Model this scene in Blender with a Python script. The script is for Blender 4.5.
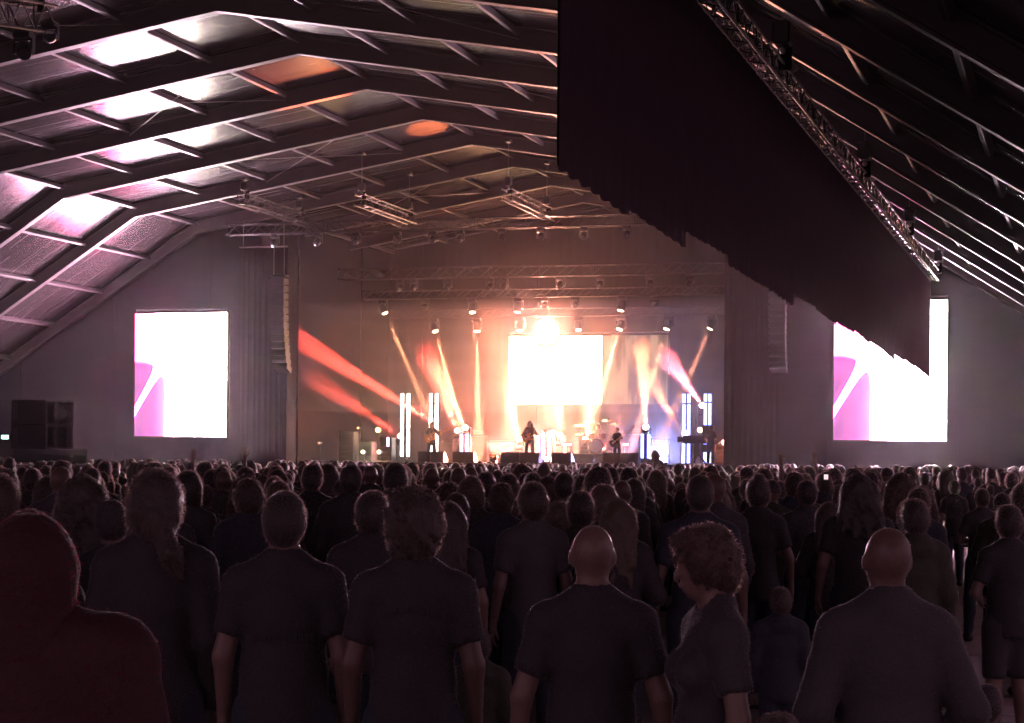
import bpy, math, random
import numpy as np
from mathutils import Vector, Matrix

for o in list(bpy.data.objects):
    bpy.data.objects.remove(o)
SC = bpy.context.scene
COL = SC.collection
RNG = random.Random(11)

# ------------------------------------------------------------------ camera, world, exposure
# World axes follow the tent: X across, Y along the tent towards the stage, Z up. Camera at the rear right, looking left of the tent axis.
F_PX, YAW, Y_HOR, ROLL, HC = 1986.2, 0.2808, 459.84, 0.0087, 1.92
cam_d = bpy.data.cameras.new('camera')
cam = bpy.data.objects.new('camera', cam_d); COL.objects.link(cam)
cam_d.sensor_fit = 'HORIZONTAL'; cam_d.sensor_width = 36.0
cam_d.lens = F_PX / 1024 * 36.0
cam_d.shift_x = 0.86 / 1024
cam_d.shift_y = (Y_HOR - 361.5) / 1024
cam_d.clip_start = 0.05; cam_d.clip_end = 400
cam.matrix_world = Matrix.Translation((0, 0, HC)) @ Matrix.Rotation(YAW, 4, 'Z') @ Matrix.Rotation(math.pi / 2, 4, 'X') @ Matrix.Rotation(ROLL, 4, 'Z')
SC.camera = cam

world = bpy.data.worlds.new('night_sky'); SC.world = world
world.use_nodes = True
bg = world.node_tree.nodes['Background']
bg.inputs[0].default_value = (0.62, 0.36, 0.49, 1)
bg.inputs[1].default_value = 0.62
vs = SC.view_settings
vs.view_transform = 'Standard'; vs.look = 'None'; vs.exposure = 0.0; vs.gamma = 1.0
vs.use_curve_mapping = False
cy = SC.cycles
cy.max_bounces = 5; cy.diffuse_bounces = 2; cy.glossy_bounces = 3; cy.volume_bounces = 0
cy.transparent_max_bounces = 6
cy.sample_clamp_indirect = 3.0; cy.sample_clamp_direct = 0.0
cy.use_denoising = True

# ------------------------------------------------------------------ helpers
_c, _s = math.cos(ROLL), math.sin(ROLL)
def ray(px, py):
    dx, dy = px - 512, py - 361.5
    x = _c * dx + _s * dy; y = -_s * dx + _c * dy
    X = x / F_PX; H = -(y - (Y_HOR - 361.5)) / F_PX
    return Vector((X * math.cos(YAW) - math.sin(YAW), X * math.sin(YAW) + math.cos(YAW), H))
def onv(px, py, v):
    d = ray(px, py); t = v / d[1]
    return Vector((d[0] * t, v, HC + d[2] * t))
def atZ(px, py, Z):
    d = ray(px, py)
    return Vector((d[0] * Z, d[1] * Z, HC + d[2] * Z))
def depth(p):
    return -p[0] * math.sin(YAW) + p[1] * math.cos(YAW)
def side(p):
    return p[0] * math.cos(YAW) + p[1] * math.sin(YAW)

def tag(o, label=None, cat=None, group=None, kind=None):
    if label: o['label'] = label
    if cat: o['category'] = cat
    if group: o['group'] = group
    if kind: o['kind'] = kind
    return o
def empty(name, loc=(0, 0, 0), rz=0.0):
    o = bpy.data.objects.new(name, None); COL.objects.link(o)
    o.location = loc; o.rotation_euler = (0, 0, rz); o.empty_display_size = 0.1
    return o
def copy_tree(o, parent=None):
    c = o.copy(); COL.objects.link(c); c.parent = parent
    for ch in list(o.children):
        copy_tree(ch, c)
    return c
ORD = ['first', 'second', 'third', 'fourth', 'fifth', 'sixth', 'seventh', 'eighth', 'ninth', 'tenth', 'eleventh', 'twelfth', 'thirteenth', 'fourteenth', 'fifteenth', 'sixteenth', 'seventeenth', 'eighteenth', 'nineteenth', 'twentieth'] + ['twenty-' + q for q in ('first', 'second', 'third', 'fourth', 'fifth', 'sixth', 'seventh', 'eighth', 'ninth')] + ['thirtieth'] + ['thirty-' + q for q in ('first', 'second', 'third', 'fourth', 'fifth', 'sixth', 'seventh', 'eighth', 'ninth')]

# materials -----------------------------------------------------------------
MATS = {}
def mat(name, col, rough=0.6, metal=0.0, var=0.15, scale=6.0, bump=0.0, bscale=40.0, sheen=0.0, spec=0.5, emit=None, estr=0.0, stretch=None):
    if name in MATS: return MATS[name]
    m = bpy.data.materials.new(name); m.use_nodes = True
    nt = m.node_tree; N = nt.nodes; L = nt.links
    b = N['Principled BSDF']
    b.inputs['Roughness'].default_value = rough; b.inputs['Metallic'].default_value = metal
    b.inputs['Specular IOR Level'].default_value = spec
    if sheen: b.inputs['Sheen Weight'].default_value = sheen; b.inputs['Sheen Roughness'].default_value = 0.28
    tc = N.new('ShaderNodeTexCoord'); mp = N.new('ShaderNodeMapping')
    if stretch: mp.inputs['Scale'].default_value = stretch
    L.new(tc.outputs['Object'], mp.inputs[0])
    nz = N.new('ShaderNodeTexNoise'); nz.inputs['Scale'].default_value = scale; nz.inputs['Detail'].default_value = 4
    L.new(mp.outputs[0], nz.inputs['Vector'])
    mx = N.new('ShaderNodeMix'); mx.data_type = 'RGBA'
    mx.inputs[6].default_value = tuple(max(0, c * (1 - var)) for c in col) + (1,)
    mx.inputs[7].default_value = tuple(min(1, c * (1 + var)) for c in col) + (1,)
    L.new(nz.outputs['Fac'], mx.inputs[0]); L.new(mx.outputs[2], b.inputs['Base Color'])
    if bump:
        n2 = N.new('ShaderNodeTexNoise'); n2.inputs['Scale'].default_value = bscale; n2.inputs['Detail'].default_value = 3
        L.new(mp.outputs[0], n2.inputs['Vector'])
        bp = N.new('ShaderNodeBump'); bp.inputs['Strength'].default_value = bump; bp.inputs['Distance'].default_value = 0.02
        L.new(n2.outputs['Fac'], bp.inputs['Height']); L.new(bp.outputs[0], b.inputs['Normal'])
    if emit:
        b.inputs['Emission Color'].default_value = tuple(emit) + (1,); b.inputs['Emission Strength'].default_value = estr
    MATS[name] = m
    return m

# mesh builder ----------------------------------------------------------------
class MB:
    def __init__(s): s.v = []; s.f = []
    def add(s, vs_, fs):
        k = len(s.v); s.v += [tuple(v) for v in vs_]; s.f += [tuple(i + k for i in f) for f in fs]; return s
    def box(s, c, d, M=None, bev=0.0):
        x, y, z = (d[0] / 2, d[1] / 2, d[2] / 2)
        if bev:
            b = min(bev, x * .9, y * .9, z * .9); pts = []
            # chamfered along the vertical and top/bottom rims
            for (zz, k) in ((-z, b), (-z + b, 0), (z - b, 0), (z, b)):
                X, Y = x - k, y - k
                pts += [(-X + b, -Y, zz), (X - b, -Y, zz), (X, -Y + b, zz), (X, Y - b, zz), (X - b, Y, zz), (-X + b, Y, zz), (-X, Y - b, zz), (-X, -Y + b, zz)]
            fs = [tuple(range(7, -1, -1)), tuple(range(24, 32))]
            for r in range(3):
                for i in range(8):
                    fs.append((r * 8 + i, r * 8 + (i + 1) % 8, r * 8 + 8 + (i + 1) % 8, r * 8 + 8 + i))
        else:
            pts = [(-x, -y, -z), (x, -y, -z), (x, y, -z), (-x, y, -z), (-x, -y, z), (x, -y, z), (x, y, z), (-x, y, z)]
            fs = [(0, 3, 2, 1), (4, 5, 6, 7), (0, 1, 5, 4), (1, 2, 6, 5), (2, 3, 7, 6), (3, 0, 4, 7)]
        if M is not None: pts = [M @ Vector(p) for p in pts]
        return s.add([(p[0] + c[0], p[1] + c[1], p[2] + c[2]) for p in pts], fs)
    def tube(s, a, b, r, r2=None, n=8, cap=True):
        a, b = Vector(a), Vector(b); r2 = r if r2 is None else r2
        d = (b - a).normalized()
        u = d.orthogonal().normalized(); w = d.cross(u)
        pts = []
        for P, R in ((a, r), (b, r2)):
            for i in range(n):
                t = 2 * math.pi * (i + .5) / n
                pts.append(P + u * (R * math.cos(t)) + w * (R * math.sin(t)))
        fs = [(i, (i + 1) % n, n + (i + 1) % n, n + i) for i in range(n)]
        if cap: fs += [tuple(range(n - 1, -1, -1)), tuple(range(n, 2 * n))]
        return s.add(pts, fs)
    def lathe(s, prof, n=20, M=None, c=(0, 0, 0)):
        pts = []; fs = []
        for r, z in prof:
            for i in range(n):
                t = 2 * math.pi * i / n; pts.append(Vector((r * math.cos(t), r * math.sin(t), z)))
        for k in range(len(prof) - 1):
            for i in range(n):
                fs.append((k * n + i, k * n + (i + 1) % n, (k + 1) * n + (i + 1) % n, (k + 1) * n + i))
        fs += [tuple(range(n - 1, -1, -1)), tuple(range((len(prof) - 1) * n, len(prof) * n))]
        if M is not None: pts = [M @ p for p in pts]
        return s.add([(p[0] + c[0], p[1] + c[1], p[2] + c[2]) for p in pts], fs)
    def prism(s, outline, y0, y1):       # outline in x,z ; extruded along y
        n = len(outline)
        pts = [(x, y0, z) for x, z in outline] + [(x, y1, z) for x, z in outline]
        fs = [tuple(range(n)), tuple(range(2 * n - 1, n - 1, -1))] + [((i + 1) % n, i, n + i, n + (i + 1) % n) for i in range(n)]
        return s.add(pts, fs)
    def mesh(s, name, m=None, smooth=False):
        me = bpy.data.meshes.new(name); me.from_pydata(s.v, [], s.f)
        if m is not None: me.materials.append(m)
        if smooth: me.polygons.foreach_set('use_smooth', [True] * len(me.polygons))
        me.update(); return me
    def build(s, name, m, parent=None, loc=None, smooth=False):
        o = bpy.data.objects.new(name, s.mesh(name, m, smooth)); COL.objects.link(o)
        if parent: o.parent = parent
        if loc is not None: o.location = loc
        return o
def link(name, me, parent=None, loc=(0, 0, 0), rot=(0, 0, 0), scale=None):
    o = bpy.data.objects.new(name, me); COL.objects.link(o)
    if parent: o.parent = parent
    o.location = loc; o.rotation_euler = rot
    if scale: o.scale = scale
    return o

M_ALU = mat('aluminium_beam', (0.10, 0.080, 0.088), 0.5, 0.1, 0.12, 1.5)
M_TRUSS = mat('truss_tube', (0.42, 0.38, 0.38), 0.32, 0.8, 0.1, 5)
M_BLACK = mat('matt_black_metal', (0.025, 0.023, 0.026), 0.45, 0.2, 0.3, 9)
M_PLASTIC = mat('black_plastic', (0.03, 0.028, 0.03), 0.35, 0, 0.2, 9)
M_WOODBLK = mat('black_painted_plywood', (0.03, 0.027, 0.03), 0.55, 0, 0.3, 4, 0.1)
M_DRAPE = mat('black_molton_drape', (0.016, 0.012, 0.0145), 0.95, 0, 0.2, 3, 0.2, 60, sheen=0.15, spec=0.1)
M_WALLD = mat('dark_wall_drape', (0.0118, 0.0086, 0.0135), 0.85, 0, 0.2, 0.6, 0.15, 25, spec=0.2)
# ------------------------------------------------------------------ structure: floor
M_FLOOR = mat('worn_floor_panel', (0.30, 0.255, 0.235), 0.52, 0.0, 0.45, 1.6, 0.25, 18, spec=0.3, stretch=(0.35, 2.2, 1))
M_GROUND = mat('dark_ground', (0.10, 0.085, 0.085), 0.8, 0, 0.3, 0.8, 0.2, 6)
g = MB(); g.box((-20, 40, -0.10), (160, 190, 0.12))
floor = g.build('floor', M_GROUND); tag(floor, 'wide dark tent floor under the crowd', 'floor', kind='structure')
pm = MB().box((0, 0, 0), (2.385, 1.185, 0.035), bev=0.006).mesh('floor_panel', M_FLOOR)
for i in range(9):
    for j in range(30):
        link('floor_panel', pm, floor, (-16 + i * 2.4 + (1.2 if j % 2 else 0), 1.2 * j + 0.6, -0.0175 - 0.0 + RNG.uniform(-.003, .003)))
base = MB(); base.box((-20, 62, -0.03), (62, 51.5, 0.025)).box((-32.6, 18, -0.03), (30, 36.5, 0.025))
base.build('floor_sheet', M_FLOOR, floor)

# ------------------------------------------------------------------ structure: tent
U0, V0, BAY = -19.42, 42.46, 5.0
HR, HK, DK, DE = 12.27, 10.21, 12.16, 22.0
HE = HK - (DE - DK) * 0.635
RD = 0.46                                   # rafter depth
def roof_h(du):
    a = abs(du)
    return HR - (HR - HK) * a / DK if a <= DK else HK - (a - DK) * 0.635
# glossy PVC membrane with fine seams that run across the tent
def membrane_mat():
    m = bpy.data.materials.new('glossy_tent_membrane'); m.use_nodes = True
    nt = m.node_tree; N = nt.nodes; L = nt.links; b = N['Principled BSDF']
    b.inputs['Base Color'].default_value = (0.16, 0.135, 0.145, 1)
    b.inputs['Specular IOR Level'].default_value = 0.42
    tc = N.new('ShaderNodeTexCoord')
    mp = N.new('ShaderNodeMapping'); mp.inputs['Scale'].default_value = (0.10, 5.0, 0.3)
    L.new(tc.outputs['Object'], mp.inputs[0])
    n1 = N.new('ShaderNodeTexNoise'); n1.inputs['Scale'].default_value = 1.3; n1.inputs['Detail'].default_value = 5; n1.inputs['Roughness'].default_value = 0.65
    L.new(mp.outputs[0], n1.inputs['Vector'])
    mr = N.new('ShaderNodeMapRange'); mr.inputs['From Min'].default_value = 0.3; mr.inputs['From Max'].default_value = 0.7
    mr.inputs['To Min'].default_value = 0.17; mr.inputs['To Max'].default_value = 0.30
    L.new(n1.outputs['Fac'], mr.inputs['Value']); L.new(mr.outputs[0], b.inputs['Roughness'])
    cr = N.new('ShaderNodeMix'); cr.data_type = 'RGBA'
    cr.inputs[6].default_value = (0.025, 0.019, 0.022, 1); cr.inputs[7].default_value = (0.06, 0.047, 0.052, 1)
    L.new(n1.outputs['Fac'], cr.inputs[0]); L.new(cr.outputs[2], b.inputs['Base Color'])
    bp = N.new('ShaderNodeBump'); bp.inputs['Strength'].default_value = 0.11; bp.inputs['Distance'].default_value = 0.05
    L.new(n1.outputs['Fac'], bp.inputs['Height']); L.new(bp.outputs[0], b.inputs['Normal'])
    return m
M_MEMB = membrane_mat()
N0, N1 = -9, 8
ceiling = empty('ceiling', (U0, 0, 0)); tag(ceiling, 'glossy tent roof of membrane bays on aluminium rafters', 'roof', kind='structure')
def facet_mesh(d0, d1):
    mb = MB(); K = 10; J = 4; sg = 0.05
    h0, h1 = roof_h(d0) + RD + .02, roof_h(d1) + RD + .02
    pts = []
    for i in range(K + 1):
        t = i / K
        for j in range(J + 1):
            q = j / J
            pts.append((d0 + (d1 - d0) * q, t * BAY, h0 + (h1 - h0) * q - sg * 4 * t * (1 - t)))
    fs = [(i * (J + 1) + j, i * (J + 1) + j + 1, (i + 1) * (J + 1) + j + 1, (i + 1) * (J + 1) + j) for i in range(K) for j in range(J)]
    return mb.add(pts, fs).mesh('membrane_panel', M_MEMB, True)
facets = [facet_mesh(a, b) for a, b in ((-DE, -DK), (-DK, 0), (0, DK), (DK, DE))]
# rafter: one bent box beam, swept through the frame outline
def rafter_mesh():
    mb = MB(); w = 0.13
    prof = [(-DE, HE), (-DK, HK), (0, HR), (DK, HK), (DE, HE)]
    pts = []
    for d, h in prof:
        for (y, dz) in ((-w, 0.0), (w, 0.0), (w, 0.05), (w * .72, 0.07), (w * .72, RD - .06), (w, RD - .04), (w, RD), (-w, RD), (-w, RD - .04), (-w * .72, RD - .06), (-w * .72, 0.07), (-w, 0.05)):
            pts.append((d, y, h + dz))
    n = 12; fs = []
    for k in range(4):
        for i in range(n):
            fs.append((k * n + i, (k + 1) * n + i, (k + 1) * n + (i + 1) % n, k * n + (i + 1) % n))
    fs += [tuple(range(n)), tuple(range(5 * n - 1, 4 * n - 1, -1))]
    return mb.add(pts, fs).mesh('rafter', M_ALU)
raf = rafter_mesh()
post_me = MB().box((0, 0, HE / 2), (0.24, 0.24, HE), bev=0.02).mesh('tent_post', M_ALU)
foot_me = MB().box((0, 0, 0.015), (0.6, 0.6, 0.03)).mesh('base_plate', M_ALU)
purl = []
for k in range(-5, 6): purl.append(k * DK / 5)
for k in range(1, 6): purl += [DK + k * 1.93, -DK - k * 1.93]
pur_me = MB().box((0, BAY / 2, 0), (0.11, BAY - .26, 0.15), bev=.012).mesh('purlin', M_ALU)
for n in range(N0, N1 + 1):
    v = V0 + BAY * n
    link('rafter', raf, ceiling, (0, v, 0))
    for s in (-1, 1):
        p = link('tent_post', post_me, ceiling, (s * DE, v, 0)); link('base_plate', foot_me, p)
    if n < N1:
        for fm in facets: link('membrane_panel', fm, ceiling, (0, v, 0))
        for d in purl:
            sl = 0 if d == 0 else math.copysign(math.atan((HR - HK) / DK) if abs(d) < DK - .1 else math.atan(.635), d)
            link('purlin', pur_me, ceiling, (d, v, roof_h(d) + RD - .11 - (0.02 if abs(d) > DK - .1 else 0)), (0, sl, 0))
# diagonal brace wires in some bays
for n in (-1, 1, 3, 5):
    for (a, b) in ((-DK * .6, -DK * .2), (-DK * .2, -DK * .6), (DK * .2, DK * .6)):
        v = V0 + BAY * n
        MB().tube((a, v + .1, roof_h(a) + .22), (b, v + BAY - .1, roof_h(b) + .22), 0.010, n=5).build('brace_wire', M_TRUSS, ceiling)

# walls at the stage end: hung drape panels left and right of the stage opening
VW = 68.1
M_STGD = mat('black_stage_drape', (0.014, 0.011, 0.012), 0.9, 0, 0.25, 0.8, 0.15, 25, spec=0.15)
SL, SR = -29.4, -10.6
def drape_wall(name, label, x0, x1, v, n, top, wavy=0.0008, wm=None):
    root = empty(name, (0, 0, 0)); tag(root, label, 'wall', kind='structure')
    w = (x1 - x0) / n
    for i in range(n):
        a, b = x0 + i * w - .01, x0 + (i + 1) * w + .01
        K = 24; pts = []; fs = []
        for k in range(K + 1):
            x = a + (b - a) * k / K
            y = v + wavy * math.sin(k * 1.7 + i) * (0.3 + 0.7 * ((k * 7 + i * 3) % 5) / 5) + (0.02 if i % 2 else 0)
            zt = top(x)
            for z in (0.0, zt * .5, zt): pts.append((x, y, z))
            for z in (0.0, zt * .5, zt): pts.append((x, y + .03, z))
        for k in range(K):
            o0, o1 = k * 6, k * 6 + 6
            for j in range(2):
                fs.append((o0 + j, o1 + j, o1 + j + 1, o0 + j + 1)); fs.append((o0 + 4 + j, o1 + 4 + j, o1 + 3 + j, o0 + 3 + j))
            fs.append((o0 + 2, o1 + 2, o1 + 5, o0 + 5)); fs.append((o0 + 3, o1 + 3, o1, o0))
        fs += [(0, 1, 4, 3), (1, 2, 5, 4), (K * 6 + 3, K * 6 + 4, K * 6 + 1, K * 6), (K * 6 + 4, K * 6 + 5, K * 6 + 2, K * 6 + 1)]
        MB().add(pts, fs).build('wall_panel', wm or M_WALLD, root, smooth=False)
    return root
rt = lambda x: roof_h(x - U0) + RD - .03
drape_wall('wall_front_left', 'dark drape wall behind the screen left of the stage', U0 - DE + .15, SL, VW, 6, rt)
drape_wall('wall_front_right', 'dark drape wall behind the screen right of the stage', SR, U0 + DE - .15, VW, 6, rt)
drape_wall('wall_back', 'dark drape wall behind the stage', SL - 1, SR + 1, 82.2, 8, rt, .006, M_STGD)
for nm, x, lb in (('wall_stage_left', SL, 'dark drape closing the left side of the stage'), ('wall_stage_right', SR, 'dark drape closing the right side of the stage')):
    root = empty(nm); tag(root, lb, 'wall', kind='structure')
    for j in range(4):
        y0 = VW + .25 + j * 3.5
        MB().box((x + (.03 if j % 2 else -.03), y0 + 1.73, rt(x) / 2 - .05), (.05, 3.56, rt(x) - .1)).build('wall_panel', M_STGD, root)
# ------------------------------------------------------------------ LED screens
def screen_mat(name, strength, kind):
    m = bpy.data.materials.new(name); m.use_nodes = True
    nt = m.node_tree; N = nt.nodes; L = nt.links; b = N['Principled BSDF']
    b.inputs['Base Color'].default_value = (0.02, 0.02, 0.02, 1); b.inputs['Roughness'].default_value = 0.5
    tc = N.new('ShaderNodeTexCoord'); sp = N.new('ShaderNodeSeparateXYZ'); L.new(tc.outputs['Generated'], sp.inputs[0])
    def mth(op, a, bv):
        n = N.new('ShaderNodeMath'); n.operation = op; n.use_clamp = False
        for i, q in enumerate((a, bv)):
            if isinstance(q, (int, float)): n.inputs[i].default_value = q
            else: L.new(q, n.inputs[i])
        return n.outputs[0]
    def mr(val, a, b_, c, d):
        n = N.new('ShaderNodeMapRange'); L.new(val, n.inputs['Value'])
        for k, q in zip(('From Min', 'From Max', 'To Min', 'To Max'), (a, b_, c, d)): n.inputs[k].default_value = q
        n.interpolation_type = 'SMOOTHSTEP'
        return n.outputs[0]
    def mixc(f, c1, c2):
        n = N.new('ShaderNodeMix'); n.data_type = 'RGBA'; L.new(f, n.inputs[0])
        for i, q in ((6, c1), (7, c2)):
            if isinstance(q, tuple): n.inputs[i].default_value = q + (1,)
            else: L.new(q, n.inputs[i])
        return n.outputs[2]
    x, z = sp.outputs[0], sp.outputs[2]
    if kind == 'side':
        # white concert picture; the lower left corner shows a magenta field crossed by a white diagonal streak
        corner = mth('MULTIPLY', mr(x, 0.02, 0.42, 1, 0), mr(z, 0.38, 0.66, 1, 0.0))
        streak = mr(mth('ABSOLUTE', mth('SUBTRACT', z, mth('ADD', mth('MULTIPLY', x, 1.35), 0.20)), 0), 0.03, 0.13, 0, 1)
        fac = mth('MULTIPLY', corner, streak)
        base_c = mixc(mr(x, 0.14, 0.55, 0, 1), (1.0, 0.075, 0.30), (1.0, 0.68, 0.90))
        base_c = mixc(mr(x, 0.80, 1.0, 0, 1), base_c, (0.95, 0.90, 0.55))
        col = mixc(fac, base_c, (0.85, 0.24, 0.72))
        lum = mth('MULTIPLY', mr(x, 0.05, 0.52, 0.13, 1.0), strength)
        stv = mth('ADD', mth('ADD', 0.82, mth('MULTIPLY', mth('SUBTRACT', 1.0, fac), 1.3)), mth('MULTIPLY', lum, mr(fac, 0.0, 0.15, 1, 0)))
        L.new(stv, b.inputs['Emission Strength'])
    else:
        # blown-out warm left part, striped brown picture to the right of it
        nz = N.new('ShaderNodeTexNoise'); mp = N.new('ShaderNodeMapping'); mp.inputs['Scale'].default_value = (10, 1, 0.8)
        L.new(tc.outputs['Generated'], mp.inputs[0]); L.new(mp.outputs[0], nz.inputs['Vector']); nz.inputs['Scale'].default_value = 1.8; nz.inputs['Detail'].default_value = 5
        strp = mixc(mr(nz.outputs['Fac'], 0.36, 0.62, 0, 1), (0.10, 0.055, 0.03), (0.62, 0.42, 0.26))
        cen = mr(x, 0.586, 0.592, 1, 0)
        col = mixc(cen, strp, (1.0, 0.48, 0.25))
        st = mth('ADD', mth('MULTIPLY', cen, strength), 0.75)
        L.new(st, b.inputs['Emission Strength'])
    L.new(col, b.inputs['Emission Color'])
    return m
def led_screen(name, x0, x1, z0, z1, v, m, label, nx, nz):
    w, h = x1 - x0, z1 - z0
    r = empty(name, ((x0 + x1) / 2, v, z0)); tag(r, label, 'screen')
    MB().box((0, .06, h / 2), (w, .02, h)).build('display', m, r)
    # cabinets behind, and the rim
    for i in range(nx):
        for j in range(nz):
            MB().box((-w / 2 + (i + .5) * w / nx, .125, (j + .5) * h / nz), (w / nx - .012, .10, h / nz - .012), bev=.01).build('led_cabinet', M_BLACK, r)
    fr = MB()
    for s in (-1, 1): fr.box((s * (w / 2 + .02), .1, h / 2), (.04, .16, h + .08))
    for zz in (-.02, h + .02): fr.box((0, .1, zz), (w, .16, .04))
    fr.build('rim', M_BLACK, r)
    bar = MB().tube((-w / 2, .14, h + .12), (w / 2, .14, h + .12), .04); bar.build('hanging_bar', M_TRUSS, r)
    return r
M_SIDE = screen_mat('side_screen_picture', 150.0, 'side')
M_CEN = screen_mat('centre_screen_picture', 40.0, 'centre')
led_screen('led_screen', -33.87, -30.17, 2.68, 7.22, 66.9, M_SIDE, 'tall white glowing video screen left of the stage', 4, 5)
led_screen('led_screen', -8.08, -4.38, 2.68, 7.32, 66.9, M_SIDE, 'tall white glowing video screen right of the stage behind the black curtain', 4, 5)
VC = 80.5
pa, pb = onv(509, 336, VC), onv(668, 335, VC); pc = onv(602, 404, VC)
led_screen('led_screen', pa.x, pb.x, pc.z, pb.z, VC, M_CEN, 'video wall at the back of the stage, blazing white beside a striped brown strip', 6, 4)

# ------------------------------------------------------------------ trusses
def truss(name, a, b, size, label, seg=None, r=0.025, parent=None, cat='truss', mats=None):
    a, b = Vector(a), Vector(b); d = b - a; Ln = d.length
    rot = d.to_track_quat('X', 'Z').to_euler()
    t = empty(name, a); t.rotation_euler = rot; tag(t, label, cat)
    h = size / 2; C = [(-h, -h), (h, -h), (h, h), (-h, h)]
    mats = mats or M_TRUSS
    ch = MB().tube((0, 0, 0), (Ln, 0, 0), r, n=8).mesh('chord', mats)
    for y, z in C: link('chord', ch, t, (0, y, z))
    seg = seg or size * 1.3
    k = max(2, round(Ln / seg)); s = Ln / k; br = MB()
    for i in range(k):
        x0, x1 = i * s, (i + 1) * s
        for q in range(4):
            (y0, z0), (y1, z1) = C[q], C[(q + 1) % 4]
            if i % 2: br.tube((x0, y0, z0), (x1, y1, z1), r * .5, n=5, cap=False)
            else: br.tube((x0, y1, z1), (x1, y0, z0), r * .5, n=5, cap=False)
            if i % 4 == 0: br.tube((x0, y0, z0), (x0, y1, z1), r * .5, n=5, cap=False)
    o = br.build('bracing', mats, t); o['kind'] = 'stuff'
    cp = MB()
    for i in range(0, int(Ln // 2.5) + 1):
        for y, z in C: cp.tube((min(i * 2.5, Ln - .05) - .05, y, z), (min(i * 2.5, Ln - .05) + .05, y, z), r * 1.5, n=8)
    o = cp.build('couplers', mats, t); o['kind'] = 'stuff'
    return t
M_TRBLK = mat('dark_truss_tube', (0.06, 0.052, 0.055), 0.35, 0.8, 0.2, 5)
truss('lighting_truss', (-29.7, 66.0, 10.12), (-9.2, 66.0, 10.12), 0.36, 'long front lighting truss across the stage opening, highest of the rows', mats=M_TRBLK)
truss('lighting_truss', (-28.3, 73.6, 9.18), (-12.4, 73.6, 9.18), 0.40, 'second lighting truss over the stage, below and behind the front one', mats=M_TRBLK)
truss('lighting_truss', (-28.0, 75.6, 8.52), (-12.2, 75.6, 8.52), 0.32, 'third lighting truss over the stage carrying the upper row of beams', mats=M_TRBLK)
truss('lighting_truss', (-27.6, 77.8, 7.92), (-12.2, 77.8, 7.92), 0.32, 'lowest lighting truss over the stage just above the video wall', mats=M_TRBLK)
# short trusses that run along the tent, with hoists
M_HOIST = mat('hoist_housing', (0.03, 0.028, 0.028), 0.4, 0.3)
M_CHAIN = mat('steel_chain', (0.25, 0.23, 0.23), 0.35, 0.9)
def hoist(p, top, label, s=1.0):
    r = empty('chain_hoist', p); tag(r, label, 'hoist', 'chain hoists under the roof')
    MB().box((0, 0, .22 * s), (.20 * s, .30 * s, .26 * s), bev=.03).build('motor_body', M_HOIST, r)
    MB().box((.0, .20 * s, .02 * s), (.15 * s, .13 * s, .34 * s), bev=.03).build('chain_bag', M_DRAPE, r)
    MB().lathe([(.03, .0), (.045, .03), (.045, .07), (.02, .10)], 10).build('hook', M_CHAIN, r)
    MB().tube((0, 0, .34 * s), (0, 0, top - p[2]), .014, n=6).build('chain', M_CHAIN, r)
    MB().box((0, 0, top - p[2] - .05), (.16, .34, .10), bev=.02).build('beam_clamp', M_HOIST, r)
    return r
for i, (x0, y0) in enumerate(((232, 196), (352, 198), (491, 186))):
    e = onv(*((302, 218), (412, 219), (549, 214))[i], 65.4)
    a = Vector((e.x, 60.2, e.z)); b = Vector((e.x, 65.4, e.z))
    w = ['left', 'middle', 'right'][i]
    truss('short_truss', a, b, 0.34, f'short {w} truss hanging lengthwise in front of the long front truss', seg=.4, r=.022, mats=M_TRBLK)
    for yy, nm in ((60.4, 'near'), (65.1, 'far')):
        hoist((e.x, yy, e.z + .21), roof_h(e.x - U0) + .1, f'black chain hoist at the {nm} end of the short {w} truss')

# moving heads ---------------------------------------------------------------
M_LENS = mat('dark_lens', (0.05, 0.05, 0.06), 0.08, 0, 0.05, 5, spec=0.9)
LENS = {}
def lens_mat(col, s):
    k = (tuple(col), s)
    if k not in LENS: LENS[k] = mat('lit_lens_%d' % len(LENS), (0.4, 0.4, 0.4), 0.2, emit=col, estr=s)
    return LENS[k]
_mh = {}
def mh_meshes():
    if _mh: return _mh
    _mh['base'] = MB().box((0, 0, -.07), (.36, .30, .14), bev=.03).mesh('base', M_PLASTIC)
    y = MB()
    for s in (-1, 1): y.box((s * .19, 0, -.28), (.045, .14, .30), bev=.015)
    y.box((0, 0, -.155), (.42, .15, .05), bev=.015); _mh['yoke'] = y.mesh('yoke', M_PLASTIC)
    _mh['head'] = MB().lathe([(.07, -.20), (.12, -.17), (.155, -.05), (.16, .06), (.145, .17), (.13, .21)], 16).mesh('lamp_head', M_PLASTIC, False)
    _mh['lens'] = MB().lathe([(.122, 0), (.11, .018), (.06, .03)], 16).mesh('lens', M_LENS)
    return _mh
def moving_head(loc, aim, label, group, lit=None, up=False, s=1.0):
    """base at loc (hanging, or standing when up), head aimed at point aim; lit = (colour, strength)."""
    q = mh_meshes(); r = empty('moving_head_light', loc); tag(r, label, 'stage light', group)
    r.scale = (s, s, s)
    sg = -1 if up else 1
    link('base', q['base'], r, (0, 0, 0), (math.pi if up else 0, 0, 0))
    link('yoke', q['yoke'], r, (0, 0, 0), (math.pi if up else 0, 0, 0))
    hp = Vector((0, 0, -.34 * sg))
    d = (Vector(aim) - Vector(loc) - hp).normalized()
    rot = d.to_track_quat('Z', 'X').to_euler()
    h = link('lamp_head', q['head'], r, hp, rot)
    lens = q['lens']
    if lit:
        lens = q['lens'].copy(); lens.materials.clear(); lens.materials.append(lens_mat(*lit))
    link('lens', lens, h, (0, 0, .21))
    return r, Vector(loc) + (hp + d * .26) * s
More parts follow.
